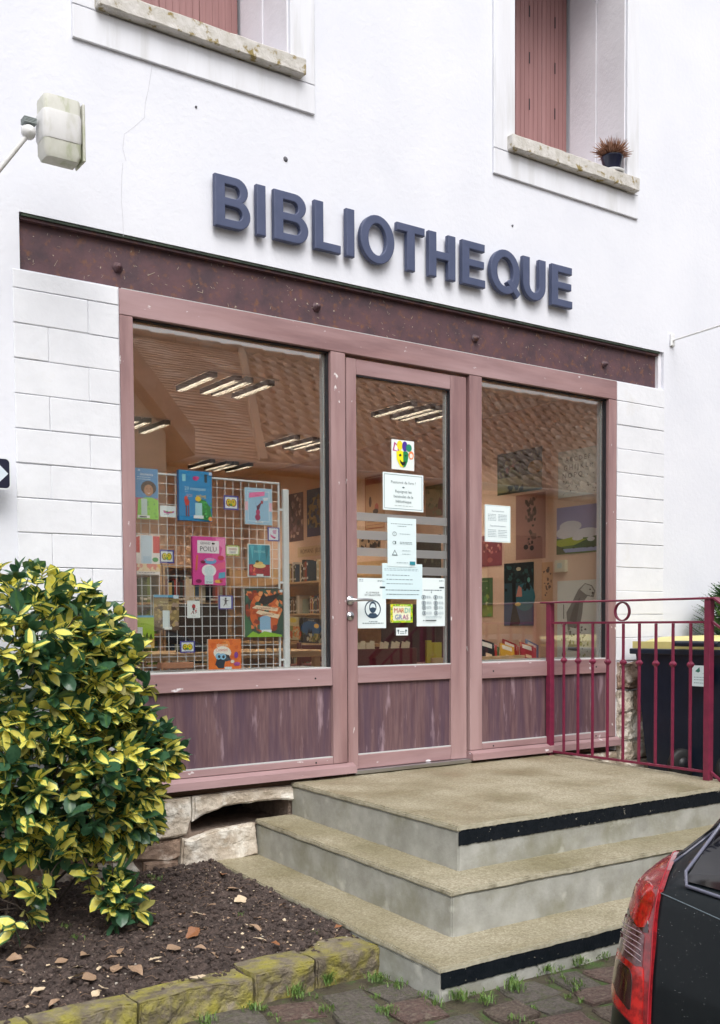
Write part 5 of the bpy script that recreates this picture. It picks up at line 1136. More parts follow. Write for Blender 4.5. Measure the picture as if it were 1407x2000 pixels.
gbook('card', 'purple bordered card with pink ballet slippers at the right edge of the grid', (523, 1030, 546, 1057), .001, '4a4a9c', [('r', .1, .08, .9, .92, 'e4ecf2'), ('p', [(.2, .5), (.28, .3), (.55, .16), (.5, .36)], 'e060a0'), ('p', [(.45, .55), (.4, .78), (.75, .84), (.7, .5)], 'd8a0c0'), ('e', .55, .25, .12, .07, 'c04080')], 'card')
gbook('book', 'white and red picture book with orange pattern, left end of the second row', (252, 1045, 311, 1122), .008, 'f0e8e4', [('p', [(0, .55), (.1, .9), (.34, .97), (.34, .55)], 'd84848'), ('r', .78, .55, 1, .98, 'd85050'), ('r', .38, .28, .74, .99, 'cfe0ee'), ('r', .45, .28, .70, .46, 'b4cfe4'), ('e', .85, .38, .1, .06, '3a9a50'), ('r', 0, .08, 1, .27, 'f0d8b0'), ('s', 16, ['e88a80', 'f0c060', 'e8a090', 'f4e0c0'], .12, (0, .09, 1, .27)), ('l', .3, .85, .04, .05, 1, '40404c', .012)])
maskcard('purple bordered card with two yellow masks left of the pink book', (312, 1074, 340, 1100))
gbook('book', 'hot pink book titled POILU with a swirling drawing in the middle of the grid', (374, 1049, 438, 1143), .018, 'e0449c', [('p', [(.7, .98), (.98, .98), (.98, .5), (.85, .62), (.9, .78), (.72, .88)], 'f48ac0'), ('r', .14, .66, .80, .92, 'f6eef2'), ('t', 'GRAND', .38, .84, .05, '303040', 'c', .3), ('e', .62, .862, .05, .022, '181820'), ('t', 'POILU', .47, .70, .10, '181c28', 'c', .58), ('e', .85, .57, .1, .05, 'c83048'), ('p', [(.62, .42), (.98, .5), (.98, .36), (.7, .3)], 'e8608a'), ('e', .48, .30, .22, .13, 'f4f0f4'), ('e', .49, .30, .15, .10, 'd8ecf0'), ('e', .52, .50, .19, .065, '70a8d8'), ('e', .52, .53, .13, .03, 'f0a0c8'), ('e', .30, .48, .08, .03, '8a2848'), ('p', [(.76, .14), (.78, .26), (.97, .28), (.97, .16)], '4ca8c8'), ('p', [(.06, .3), (.1, .62), (.16, .62), (.12, .3)], 'e07050'), ('e', .16, .08, .09, .04, '8a1858'), ('e', .76, .08, .12, .035, 'f0b850'), ('e', .84, .09, .05, .03, 'c03040'), ('r', .34, .02, .60, .2, 'd0e4ec'), ('l', .38, .58, .05, .07, 2, '505868', .006)], sidecol='c83888')
gbook('card', 'green patterned card with small MARDI GRAS lettering right of the pink book', (441, 1065, 468, 1085), .001, 'c8d890', [('r', .1, .14, .9, .86, 'f0f0e0'), ('s', 30, ['60a040', 'e0d040', '406830'], .04, (0, 0, 1, .14)), ('s', 30, ['60a040', 'e0d040', '406830'], .04, (0, .86, 1, 1)), ('t', 'MARDI', .5, .52, .2, 'b04060', 'c', .7), ('t', 'GRAS', .5, .22, .2, '4060a0', 'c', .6)], 'card')
gbook('book', 'teal and red book with a small stage drawing, right of second row', (483, 1063, 527, 1127), .010, '3a98ac', [('b', 0, .03, 'e4eef0'), ('p', [(.1, .95), (.2, .5), (.26, .95)], '60c0d0'), ('p', [(.4, .97), (.5, .45), (.62, .97)], '58b8c8'), ('p', [(.75, .97), (.8, .5), (.95, .97)], '2a7888'), ('t', 'SAISONS', .5, .74, .07, 'a8dce0', 'c', .7), ('r', .04, .04, .96, .38, 'a02838'), ('s', 16, ['d84858', 'f08858', '60182c'], .08, (.05, .05, .95, .36)), ('e', .5, .34, .28, .07, 'f0d890'), ('e', .48, .42, .18, .05, 'e8c068'), ('e', .4, .47, .07, .04, '3a5030'), ('r', .36, .02, .66, .09, 'e8eeee')])
gbook('book', 'brown photo covered book with blue top edge, left of the third row', (299, 1162, 348, 1231), .012, '5a4634', [('r', 0, .93, 1, 1, '58a8d0'), ('r', .0, .28, 1, .9, '8a7848'), ('s', 34, ['b8a068', '6a5030', '3c2c24', 'a89080'], .12, (0, .05, 1, .86)), ('t', 'Masques', .4, .78, .05, 'f0e0b0', 'c', .5), ('t', 'Mardi Gras', .5, .69, .055, 'e8d8a8', 'c', .66), ('r', .34, .06, .62, .56, 'd4e4e8'), ('r', .4, .02, .7, .1, 'e4ecec'), ('r', .78, .9, .98, .99, 'd8e8f0')])
gbook('book', 'lime green book with a drawing at the lower left corner of the grid', (254, 1202, 300, 1266), .010, 'a8c832', [('r', 0, .94, 1, 1, '60b0d8'), ('r', 0, .0, 1, .28, 'd0a850'), ('s', 8, ['b89040', 'e0c070'], .2, (0, 0, 1, .24)), ('p', [(.5, .28), (.56, .44), (.6, .32), (.7, .5), (.76, .3), (.86, .46), (.95, .28)], '4a5a18'), ('t', 'zoo', .5, .72, .05, '6a8820'), ('r', .14, .05, .5, .64, 'e4ecec'), ('r', .5, .03, .85, .1, 'd8dcd0')])
gbook('card', 'small white card with a red and black jester below the pink book', (366, 1173, 391, 1207), .001, 'eaf2f2', [('e', .5, .66, .14, .14, 'c02838'), ('e', .5, .52, .08, .1, '382838'), ('s', 9, ['c02838', '202028', '802028'], .09, (.28, .2, .75, .55)), ('l', .35, .65, .1, .1, 1, '60707c', .02)], 'card')
gbook('card', 'purple bordered card with a black dancing figure right of the jester card', (427, 1163, 455, 1190), .001, '4a4a9c', [('r', .12, .08, .88, .92, 'e4ecf0'), ('e', .5, .78, .07, .06, '181820'), ('p', [(.42, .72), (.58, .7), (.56, .45), (.44, .45)], '404050'), ('p', [(.56, .66), (.8, .62), (.58, .6)], '303038'), ('p', [(.44, .46), (.3, .16), (.52, .42)], '202028'), ('p', [(.52, .44), (.62, .14), (.56, .44)], '202028'), ('p', [(.42, .66), (.22, .78), (.44, .6)], '303038')], 'card')
gbook('book', 'large dark green and orange book titled LE CARNAVAL DES ANIMAUX', (476, 1150, 551, 1244), .014, '28463c', [('e', .52, .52, .4, .44, 'd06028'), ('s', 60, ['e8844a', 'b04820', '1e5c50', 'f0a060', '8a2c18'], .10, (.02, .12, .98, .97)), ('p', [(0, 0), (0, .5), (.14, .3), (.2, 0)], '2e6a48'), ('p', [(1, 0), (1, .6), (.86, .35), (.8, 0)], '1e4a40'), ('p', [(.35, .72), (.48, .92), (.55, .84), (.95, .92), (.7, .72), (.5, .66)], '141820'), ('p', [(.18, .60), (.3, .66), (.86, .60), (.84, .53), (.3, .58)], 'f0d8b8'), ('p', [(.28, .50), (.36, .56), (.90, .46), (.86, .38), (.4, .46)], 'f0d8b8'), ('t', 'LE CARNAVAL DES', .55, .575, .04, '803028', 'c', .52), ('t', 'ANIMAUX', .6, .445, .045, '803028', 'c', .4), ('r', .38, .14, .66, .40, '8cb8d8'), ('e', .52, .38, .14, .06, '8cb8d8'), ('r', .42, .08, .68, .15, 'e8eef0'), ('p', [(.05, .02), (.2, .12), (.35, .06), (.5, .12), (.95, .04), (.95, .0), (.05, 0)], '8ac030'), ('r', .9, .93, .98, .985, 'd8ecf4')])
maskcard('purple bordered card with two yellow masks near the bottom of the grid', (352, 1252, 381, 1275))
gbook('book', 'orange book with a wide eyed black shape at the bottom of the grid', (405, 1248, 469, 1311), .014, 'e8762a', [('s', 14, ['f09040', 'd8601c'], .12), ('t', 'Le bal', .45, .88, .05, '8a2c10', 'c', .3), ('t', 'gâteaux', .42, .78, .09, 'f4e4c8', 'c', .52), ('e', .42, .58, .27, .2, 'f6efe4'), ('t', 'Catimini', .40, .62, .10, 'd02818', 'c', .36), ('p', [(.2, .22), (.28, .5), (.42, .56), (.62, .5), (.68, .34), (.5, .3), (.46, .1), (.3, .1)], '2a3440'), ('e', .30, .47, .09, .1, '8cc4e4'), ('e', .44, .46, .09, .1, '8cc4e4'), ('e', .32, .46, .04, .05, '181820'), ('e', .45, .45, .04, .05, '181820'), ('e', .84, .5, .06, .1, '8038a0'), ('e', .86, .22, .1, .06, 'a04090'), ('e', .72, .3, .06, .05, 'f0e8d8'), ('r', .48, .04, .7, .14, 'dce8ec'), ('r', .0, .0, 1, .03, 'c04818')])

# ================================================================== INSIDE THE ROOM
def shelf_unit(x0, x1, y0, y1, levels, top, label, m=M_pine):
    """open bookcase; x0..x1 deep, y0..y1 wide"""
    t = thing('bookcase', label, 'bookcase', ((x0 + x1) / 2, (y0 + y1) / 2, -.02))
    for y in (y0, y1 - .022): b = MB(); b.box(x0, x1, y, y + .022, -.02, top, bev=.002); b.build('side_panel', m, t)
    for z in levels: b = MB(); b.box(x0 + .002, x1, y0 + .023, y1 - .023, z - .022, z, bev=.002); b.build('shelf', m, t)
    b = MB(); b.box(x1 - .008, x1 - .001, y0 + .023, y1 - .023, -.015, top - .002); b.build('back_panel', m, t); return t
BK = ['2e3a34', '1c2024', '5a7a6a', 'c8b898', 'e0d8c8', '6a3a2a', '88684a', '34506a', '9a9a88', 'b04838', 'd8c078', '445038', 'a8b4a0', '703838', '2c4858', 'e8dcc0']
CN = dict(zip(BK, ['dark green', 'black', 'sage', 'beige', 'off white', 'maroon', 'brown', 'navy', 'grey', 'red', 'straw yellow', 'olive', 'pale green', 'plum', 'petrol blue', 'cream'])); CN.update({'e0d0b8': 'cream', 'd8b898': 'sand', 'c89878': 'tan', 'e8dcc8': 'ivory', '6c8a2c': 'moss green', '5a7824': 'deep green', '7c9a38': 'lime green', '3c5020': 'forest green'})
def book_row(axis, fixed, a, c, z, hmin, hmax, label, group, seed, depth=.16, pal=BK, gap=.06, thick=(.012, .034)):
    r = random.Random(seed); u = a
    while u < c:
        if r.random() < gap: u += r.uniform(.03, .10); continue
        t = r.uniform(*thick); h = r.uniform(hmin, hmax); d = depth * r.uniform(.85, 1); hx = r.choice(pal); col = flat(hx, .5); b = MB(); cn = CN.get(hx, 'plain')
        if axis == 'y': b.box(fixed + .002, fixed + d, u, u + t - .001, z + .001, z + h, bev=.002)   # spines face -x
        else: b.box(u, u + t - .001, fixed, fixed + d, z + .001, z + h, bev=.002)
        o = b.build('book', col, None, label=cn + ' ' + label, category='book', group=cn + ' ' + group)
        s = MB(); k = r.uniform(.55, .8)
        if axis == 'y': s.box(fixed + .0012, fixed + .0018, u + .002, u + t - .003, z + h * .12, z + h * .22); s.box(fixed + .0012, fixed + .0018, u + .003, u + t - .004, z + h * k, z + h * (k + .12))
        else: s.box(u + .002, u + t - .003, fixed - .0009, fixed - .0003, z + h * .12, z + h * .22)
        s.build('spine_label', flat(r.choice(['e8e4d8', 'd0c8b0', 'f0ece0']), .6), o); u += t
SXF = 4.22                                             # front face of the bookcase on the right hand wall
def zat(px, py): return onX(px, py, SXF).z
z1_, z2_ = zat(600, 1135), zat(600, 1198)
ydiv = onX(625, 1150, SXF).y
shelf_unit(SXF, RXW - .002, ydiv - .0, 6.9, (z1_, z2_, .62, .30), zat(600, 1098), 'pale pine bookcase on the far right hand wall seen past the grid')
shelf_unit(SXF, RXW - .002, ydiv - 1.3, ydiv - .02, (z1_ + .004, z2_ + .004, .62, .30), zat(635, 1098), 'pale pine bookcase partly hidden by the window post')
YEND = onX(563, 1150, SXF).y + .1
book_row('y', SXF + .03, ydiv + .04, YEND, z1_, .17, .25, 'upright book on the upper shelf of the far pine bookcase', 'books on the upper shelf of the far bookcase', 1)
book_row('y', SXF + .03, ydiv + .04, YEND, z2_, .15, .21, 'thin upright book on the middle shelf of the far pine bookcase', 'books on the middle shelf of the far bookcase', 2, thick=(.008, .022))
book_row('y', SXF + .03, ydiv - .5, ydiv - .06, z2_ + .004, .15, .21, 'pale upright book on the nearer pine bookcase by the post', 'books on the nearer bookcase', 3, pal=['e0d0b8', 'd8b898', 'c89878', 'e8dcc8'], thick=(.010, .022))
book_row('y', SXF + .03, ydiv + .04, YEND, .30, .15, .24, 'upright book on the bottom shelf behind the red chair', 'books on the bottom shelf', 4)
# front facing picture books on the ledge
for rect, lab, base, el in (((566, 1205, 594, 1250), 'pale picture book with orange animals facing out on the far bookcase', 'd8d4a8', [('s', 20, ['c86030', 'e8a060', '90a060'], .14, (.05, .05, .9, .6)), ('e', .3, .85, .25, .1, 'f0e060')]),
        ((586, 1208, 634, 1257), 'midnight blue picture book with a yellow moon facing out on the bookcase', '14283c', [('e', .5, .6, .42, .3, '2468a0'), ('e', .72, .72, .10, .09, 'e8c060'), ('s', 26, ['6a7a40', 'b0a060', '303828', 'c8c8b0'], .08, (.15, .08, .92, .42)), ('p', [(.38, .4), (.42, .62), (.46, .44), (.52, .58), (.56, .4)], '101828'), ('t', 'ORCHESTRE', .5, .9, .06, 'e8e8e8', 'c', .62)]),
        ((626, 1210, 642, 1252), 'cream book leaning at the right end of the picture book ledge', 'ecd8b8', [('r', .3, .8, .6, .84, '806040')])):
    sheetX('book', lab, 'book', rect, SXF - .02, .012, base, el, rot=-.05)
b = MB(); b.box(SXF - .05, SXF - .002, ydiv - .4, 6.8, zat(600, 1256) - .02, zat(600, 1256), bev=.002); b.build('ledge', M_pine, None, label='narrow pine display ledge on the far bookcase front', category='ledge')
sheetX('sign', 'cream shelf sign reading ROMANS JEUNES above the far bookcase', 'sign', (582, 1066, 643, 1086), RXW - .004, .002, 'd8bc94', [('t', 'ROMANS  JEUNES', .5, .35, .42, '4a3424', 'c', .8)])
# posters on the right hand wall
PX = RXW - .003
def wp(label, rect, base, el, **kw): return sheetX('poster', label, 'poster', rect, PX, .001, base, el, **kw)
wp('dark maroon collage poster left of the blue one beyond the grid', (565, 963, 593, 1057), '5a3838', [('s', 50, ['2c1c24', '8a6868', 'c0a090', '483038'], .12)])
wp('tall blue and ochre dotted poster above the far bookcase', (600, 954, 634, 1047), '2c4468', [('e', .5, .5, .4, .34, '9a8458'), ('s', 60, ['b8a070', '3a5878', '806840', '22384c'], .11, (.04, .18, .96, .95)), ('r', 0, 0, 1, .18, '34386a')])
wp('red bordered poster of small figures seen through the upper door glass', (713, 928, 752, 1034), 'caa078', [('b', .03, .02, '9a4038'), ('r', .04, .84, .96, .95, 'a86050'), ('e', .28, .52, .07, .1, '5a4038'), ('e', .6, .4, .1, .08, 'c06050'), ('e', .55, .33, .14, .05, '403028'), ('l', .1, .9, .08, .14, 2, '804838', .012)])
wp('soft green landscape poster behind the right of the door glass', (832, 946, 880, 1008), '8a9078', [('r', 0, 0, 1, .4, 'a89078'), ('e', .3, .6, .3, .3, 'b0a888'), ('e', .62, .3, .12, .3, '886868'), ('s', 14, ['9aa080', '788068', 'b0a488'], .12)])
wp('dark poster low behind the frosted bands of the door', (812, 1046, 862, 1135), '2c2c28', [('s', 36, ['484840', '1c1c1c', '707058', '303830'], .1)])
wp('pale strip of pictures behind the left of the frosted bands', (702, 1040, 744, 1072), 'a08468', [('s', 24, ['4a3028', '2c2420', 'c0a080'], .09)])
wp('dark green landscape poster with dim red lettering, top of the orange wall', (972, 880, 1059, 962), '37503f', [('r', 0, .05, 1, .4, '8a8a60'), ('r', 0, .6, 1, 1, '2a4040'), ('e', .35, .58, .16, .12, '7a3c34'), ('s', 44, ['2c4a3c', '566a48', '24383a', '78805a'], .09, (0, .4, 1, .98)), ('e', .86, .55, .16, .16, 'a08a48'), ('s', 12, ['24382c', '3c4430'], .07, (.2, .02, .6, .2))])
wp('mauve poster of a stack of owls or leaves on the orange wall', (1008, 964, 1066, 1092), 'a87c72', [('s', 30, ['4a3a38', '302828', '7a5c54'], .085, (.32, .22, .7, .95)), ('e', .35, .19, .08, .04, '30282c'), ('e', .55, .17, .07, .04, '30282c'), ('r', .75, .32, .84, .335, '3a2c2c')])
wp('dusky red poster with pale drawing behind the opening hours notice', (930, 1046, 981, 1106), '8c3c44', [('s', 18, ['c87870', 'e0a898', '702c38'], .07, (.3, .35, .95, .85)), ('e', .55, .2, .1, .08, 'b86860')])
wp('dark teal night forest poster with a black tree trunk and pink figure', (985, 1099, 1043, 1222), '2c4c58', [('r', 0, 0, 1, .35, '44587c'), ('e', .7, .45, .35, .22, '3c7c8c'), ('r', 0, .68, 1, 1, '142428'), ('s', 50, ['142024', '20383c', '2c5858'], .09, (.02, .55, .98, .97)), ('p', [(.2, 0), (.3, .3), (.28, .68), (.4, .68), (.42, .3), (.56, .06), (.5, 0)], '0c1418'), ('e', .5, .9, .08, .03, 'd8d0b0'), ('p', [(.42, .46), (.5, .64), (.6, .6), (.62, .46)], 'd8988c'), ('e', .48, .34, .1, .03, 'e8d080'), ('e', .84, .72, .05, .04, '6ab0a8'), ('p', [(.3, .02), (.5, .12), (.54, .1), (.36, 0)], '0c1418')])
wp('small green reed poster at the left edge of the right window', (925, 1129, 963, 1205), '2c6428', [('r', 0, 0, 1, .3, '789030'), ('s', 24, ['1c4c1c', '50903c', '98a848', 'd8d8a0'], .10, (.05, .02, .95, .75)), ('t', 'petite souris', .55, .9, .04, 'e0d8a0', 'c', .7)])
wp('narrow cream strip with small dark flags and marks near the corner', (1059, 1098, 1080, 1176), 'd8ac80', [('s', 16, ['30282c', '604838'], .14, (.1, .1, .9, .9))])
# things on the deep window reveal
RX_ = 3.4945
def rp(label, rect, base, el, **kw): return sheetX('poster', label, 'poster', rect, RX_, .001, base, el, **kw)
rp('pale poster of an alphabet whose letters fall apart, top of the window reveal', (1091, 876, 1175, 968), 'e6e8dc', [('t', 'A B C D E F', .46, .76, .10, '60645c', 'c', .72), ('t', 'G H I J K L', .42, .58, .11, '5c6058', 'c', .78), ('t', 'N O P Q', .34, .41, .11, '60645c', 'c', .6), ('t', 'R', .14, .28, .08, '6c7068'), ('t', 'S', .34, .26, .08, '6c7068'), ('t', 'V', .5, .24, .08, '6c7068'), ('t', 'X', .44, .17, .07, '6c7068'), ('t', 'T', .22, .16, .06, '787c74'), ('s', 26, ['70746c', '8a8e84'], .016, (.1, .05, .95, .45)), ('t', '9', .93, .68, .07, '5c6058'), ('t', 'M', .78, .58, .08, '6c7068'), ('t', 'Z', .7, .2, .06, '787c74'), ('l', .84, .95, .06, .06, 1, '5c6058', .012)])
rp('landscape poster of purple sky, white clouds and green hills on the reveal', (1088, 987, 1180, 1080), '9c98bc', [('r', 0, .0, 1, .34, '5c8038'), ('e', .3, .58, .24, .12, 'd8d8dc'), ('e', .25, .45, .26, .14, 'dcdce0'), ('e', .66, .42, .26, .10, 'e0e0e4'), ('p', [(0, .3), (.4, .36), (.6, .28), (1, .36), (1, .2), (0, .16)], 'a8b830'), ('p', [(.35, .16), (.7, .3), (1, .36), (1, .12), (.5, .1)], '2c5c28'), ('e', .46, .32, .12, .05, 'e0e0e4'), ('e', .74, .28, .08, .05, 'e0e0e4'), ('r', 0, .03, 1, .11, 'a0acd0'), ('p', [(0, 0), (0, .2), (.12, .14), (.2, .02)], '4c5c28'), ('s', 10, ['284c24', '1c3c1c'], .03, (0, .1, 1, .14))])
rp('large pale drawing of a grey monkey like animal above black flowers on the reveal', (1089, 1133, 1172, 1290), 'e2e4da', [('p', [(.25, .42), (.22, .60), (.35, .72), (.5, .88), (.66, .96), (.82, .93), (.9, .86), (.86, .78), (.72, .80), (.62, .72), (.6, .58), (.55, .46), (.45, .40)], '7c7c78'), ('p', [(.55, .88), (.66, .95), (.80, .92), (.88, .85), (.8, .80), (.68, .82)], 'd0d2c8'), ('e', .78, .88, .02, .01, '202020'), ('e', .84, .835, .025, .014, '181818'), ('p', [(.3, .5), (.4, .68), (.56, .80), (.5, .6), (.46, .46)], '585856'), ('r', .15, .52, .17, .70, '404040'), ('s', 40, ['303230', '50524c', '8a8e80'], .03, (.1, .24, .7, .46)), ('s', 30, ['30322c', '606458', 'a8ac70'], .035, (.12, .05, .75, .24)), ('p', [(.26, .13), (.28, .2), (.5, .2), (.5, .12)], '5c5c5c'), ('p', [(.16, .05), (.2, .11), (.22, .07)], 'd0b040'), ('l', .4, .6, .02, .02, 1, '505050', .006)])
ct = sheetX('thermostat', 'small cream wall thermostat box between the posters on the reveal', 'thermostat', (1089, 1094, 1109, 1117), RX_, .028, 'dcd4b8', [('r', .25, .3, .72, .75, 'c8d8d0'), ('o', .48, .52, .16, .18, .03, '9aa8a0')], bev=.002, sidecol='d0c8ac')
# red chair, card trays, crates
chx, chy = onZ(610, 1260, .45).x, onZ(610, 1260, .45).y
cx0, cy0 = 2.25, 2.9
pc = onY(583, 1262, 2.9); pd = onY(643, 1262, 2.9)
ch = thing('chair', 'dark red lacquered wooden chair with slatted back beyond the grid', 'chair', (pc.x + .2, 3.1, -.02))
for x in (pc.x, pc.x + .40): b = MB(); b.box(x, x + .035, 2.9, 2.93, -.02, pc.z + .03, bev=.004); b.build('leg', M_dred, ch)
for x in (pc.x, pc.x + .40): b = MB(); b.box(x, x + .035, 3.29, 3.32, -.02, .44, bev=.004); b.build('leg', M_dred, ch)
b = MB(); b.box(pc.x - .01, pc.x + .445, 2.935, 3.33, .44, .465, bev=.004); b.build('seat', M_dred, ch)
for z0, z1 in ((pc.z - .045, pc.z + .01), (pc.z - .14, pc.z - .075)): b = MB(); b.box(pc.x + .036, pc.x + .399, 2.905, 2.925, z0, z1, bev=.004); b.build('backrest_slat', M_dred, ch)
# table with wooden edge behind the grid
tb = thing('table', 'long pale pine table behind the grid', 'table', (2.2, 1.9, -.02))
tz = onY(400, 1275, 2.0).z
b = MB(); b.box(.9, 2.5, 2.0, 2.75, tz - .05, tz, bev=.004); b.build('tabletop', M_pine, tb)
for x in (.95, 2.4):
    for y in (2.05, 2.65): b = MB(); b.box(x, x + .05, y, y + .05, -.02, tz - .051); b.build('leg', M_pine, tb)
# screen and dark clutter on the table
sc_ = thing('monitor', 'dark monitor on the table behind the grid', 'monitor', (1.85, 2.3, tz))
b = MB(); b.box(1.28, 1.78, 2.30, 2.34, tz + .06, tz + .36, bev=.005); b.build('screen', mat('dark_screen', (.015, .017, .02), rough=.25), sc_)
b = MB(); b.box(1.5, 1.56, 2.32, 2.38, tz + .01, tz + .06); b.box(1.4, 1.66, 2.25, 2.42, tz + .001, tz + .012); b.build('stand', M_black, sc_)
# bookcases on the back wall with green and brown volumes
for (x0, x1, lab, pal, sd) in ((2.35, 3.25, 'pine bookcase of tall green binders on the back wall', ['6c8a2c', '5a7824', '7c9a38', '3c5020'], 5), (3.27, 4.18, 'pine bookcase of mixed books in the corner', BK, 6)):
    t = thing('bookcase', lab, 'bookcase', ((x0 + x1) / 2, 6.85, -.02))
    for x in (x0, x1 - .022): b = MB(); b.box(x, x + .022, 6.75, 7.09, -.02, 1.55); b.build('side_panel', M_pine, t)
    for z in (.35, .72, 1.09, 1.53): b = MB(); b.box(x0 + .023, x1 - .023, 6.76, 7.09, z - .022, z); b.build('shelf', M_pine, t)
    for z, h in ((.35, .3), (.72, .3), (1.09, .34)): book_row('x', 6.80, x0 + .04, x1 - .06, z, h * .7, h, 'upright book in the ' + lab, 'books in the ' + lab, sd + int(z * 10), pal=pal, thick=(.03, .06))
# burgundy card trays just inside the door
tr = thing('card_tray', 'dark burgundy index tray just inside the door', 'tray', (2.0, .9, .3))
p0 = onY(700, 1268, .75); p1 = onY(815, 1268, .75)
b = MB(); b.box(p0.x - .25, p1.x, .75, .768, .2, p0.z, bev=.003); b.build('front', M_dred, tr); b = MB(); b.box(p0.x - .25, p1.x, .769, 1.25, .2, .218); b.build('base', M_dred, tr); b = MB(); b.box(p1.x - .018, p1.x, .77, 1.25, .219, p0.z); b.build('side', M_dred, tr)
b = MB(); b.box(p0.x - .25, p1.x + .1, .70, 1.3, -.02, .198); b.build('plinth', M_dred, tr)
for i, (px, lab) in enumerate(((708, 'cream index card tab at the left end of the burgundy tray'), (726, 'second cream index card in the burgundy tray'), (750, 'third cream index card leaning in the burgundy tray'), (772, 'fourth cream index card leaning in the burgundy tray'), (792, 'cream index card leaning at the right end of the burgundy tray'))):
    q = onY(px, 1265, .79); M4 = Matrix.Translation((q.x, .80, p0.z - .03)) @ Matrix.Rotation(.35 if i > 1 else .1, 4, 'Y') @ Matrix.Rotation(-.2, 4, 'X')
    b = MB(); b.prism([(-.035, 0), (.035, 0), (.035, .085), (.0, .085), (-.005, .07), (-.035, .07)], lambda u, v, k: M4 @ Vector((u, -.001 if k else .001, v))); b.build('index_card', flat('e8d4b0'), None, label=lab, category='card')
    for dd in (.015, .03):
        pass
b = MB(); q = onY(850, 1275, .7); b.box(q.x - .07, q.x + .06, .7, .72, q.z - .07, q.z + .07, bev=.002); b.box(q.x - .07, q.x - .03, .7005, .7195, q.z + .071, q.z + .085)
b.build('folder', mat('yellow_folder', (.50, .42, .03), rough=.4), None, label='mustard yellow folder standing inside the door at the right', category='folder')
b = MB(); b.box(q.x - .13, q.x + .35, .66, .95, .25, q.z - .072, bev=.003); b.build('crate', mat('pinkish_wood_crate', (.36, .17, .13), rough=.5), None, label='pinkish wooden crate under the yellow folder', category='crate')
# dark coat-like curtain behind the door
b = MB(); n = 40; vs = []
qa, qb = onY(745, 1240, 1.9), onY(872, 1240, 1.9)
for j in range(2):
    for i in range(n + 1): u = i / n; vs.append((qa.x + (qb.x + .3 - qa.x) * u, 1.9 + .05 * math.sin(u * 22), -.0 if j == 0 else onY(800, 1180, 1.9).z))
b.add(vs, [(i, i + 1, n + 2 + i, n + 1 + i) for i in range(n)], None, True); b.build('screen_cloth', mat('plum_cloth', (.06, .025, .03), (.09, .035, .04), 6, .8), None, label='dark plum folding cloth screen inside behind the door', category='screen')
# bins of picture books inside the right window
q0 = onY(944, 1290, .45); q1 = onY(1060, 1290, .45)
bt = thing('book_bin', 'low wooden picture book bin inside the right window', 'book bin', ((q0.x + q1.x) / 2, .6, .3))
b = MB(); b.box(q0.x - .3, q1.x, .62, .64, .1, q0.z + .02, bev=.003); b.build('front', M_pine, bt); b = MB(); b.box(q0.x - .3, q1.x, .641, 1.15, .1, .12); b.build('base', M_pine, bt); b = MB(); b.box(q1.x - .02, q1.x, .641, 1.15, .121, q0.z + .02); b.build('side', M_pine, bt)
PB = [('1c1c20', 'black'), ('c04030', 'red'), ('3a7a38', 'green'), ('d8a030', 'yellow'), ('a83028', 'crimson'), ('c85848', 'coral'), ('b02c34', 'scarlet'), ('c04a40', 'brick red'), ('7888a8', 'slate blue')]
for i, (c_, nm) in enumerate(PB):
    px = 950 + i * 13; q = onY(px, 1285, .72); M4 = Matrix.Translation((q.x, .70 + (i % 3) * .05, q.z - .055)) @ Matrix.Rotation(.25 + .06 * (i % 3), 4, 'Y') @ Matrix.Rotation(-.35, 4, 'X')
    hh = .19 - .01 * (i % 4); b = MB(); b.box(-.07, .07, -.004, .004, 0, hh, M=M4); o_ = b.build('book', flat(c_), None, label='%s covered picture book standing in the low bin inside the right window' % nm, category='book')
    b = MB(); b.box(-.05, .045, -.0052, -.0046, hh * .74, hh * .92, M=M4); b.build('print', flat('e8dccc'), o_)
    b = MB(); b.box(-.02, .04, -.0052, -.0046, hh * .35, hh * .5, M=M4); b.build('print', flat('f0c8a0'), o_)
# wood block on the window ledge below the grid
b = MB(); q = onY(345, 1309, .12); b.box(q.x - .09, q.x + .09, .10, .16, .60, .632, bev=.004); b.build('wood_block', mat('orange_wood', (.38, .17, .09), rough=.5), None, label='small orange wooden block lying on the ledge below the grid', category='block')
b = MB(); b.box(.068, 1.2, .061, .30, .565, .585); b.box(2.3, 3.41, .061, .30, .565, .585); b.build('inner_ledge', M_bead, bld)

# ================================================================== HOUSES ACROSS THE STREET (seen mirrored in the panes)
hs_ = thing('house', 'house across the street with brown tiled roof, mirrored in the window panes', 'house', (10, -13, G))
M_opp = mat('opposite_wall', (.34, .25, .19), (.28, .20, .15), 2, .9)
EZ, RZ, EY, RY = 3.35, 6.13, -9.6, -13.4
b = MB(); b.box(-3, 26, -17, -10.0, G, EZ - .1); b.build('wall', M_opp, hs_)
b = MB(); b.add([(-3.2, EY, EZ), (26.2, EY, EZ), (26.2, RY, RZ), (-3.2, RY, RZ), (-3.2, EY - 7.6, EZ), (26.2, EY - 7.6, EZ)], [(0, 1, 2, 3), (3, 2, 5, 4)]); b.build('roof_boarding', M_tile, hs_)
b = MB(); b.tube([(-3.2, EY + .06, EZ - .04), (26.2, EY + .06, EZ - .04)], .07, 8); b.build('gutter', mat('zinc', (.25, .24, .24), rough=.5), hs_)
for i in range(7):
    x = 1 + 3.6 * i; b = MB(); b.box(x, x + 1.0, -9.998, -9.96, 1.2, 2.5); wd_ = b.build('window', M_carglass, hs_)
    b = MB(); b.box(x - .4, x - .02, -9.998, -9.95, 1.15, 2.55); b.build('shutter', M_shut, wd_)
sl_d = Vector((0, RY - EY, RZ - EZ)).normalized(); nrm = Vector((0, -sl_d.z, sl_d.y)); nrm = nrm if nrm.z > 0 else -nrm
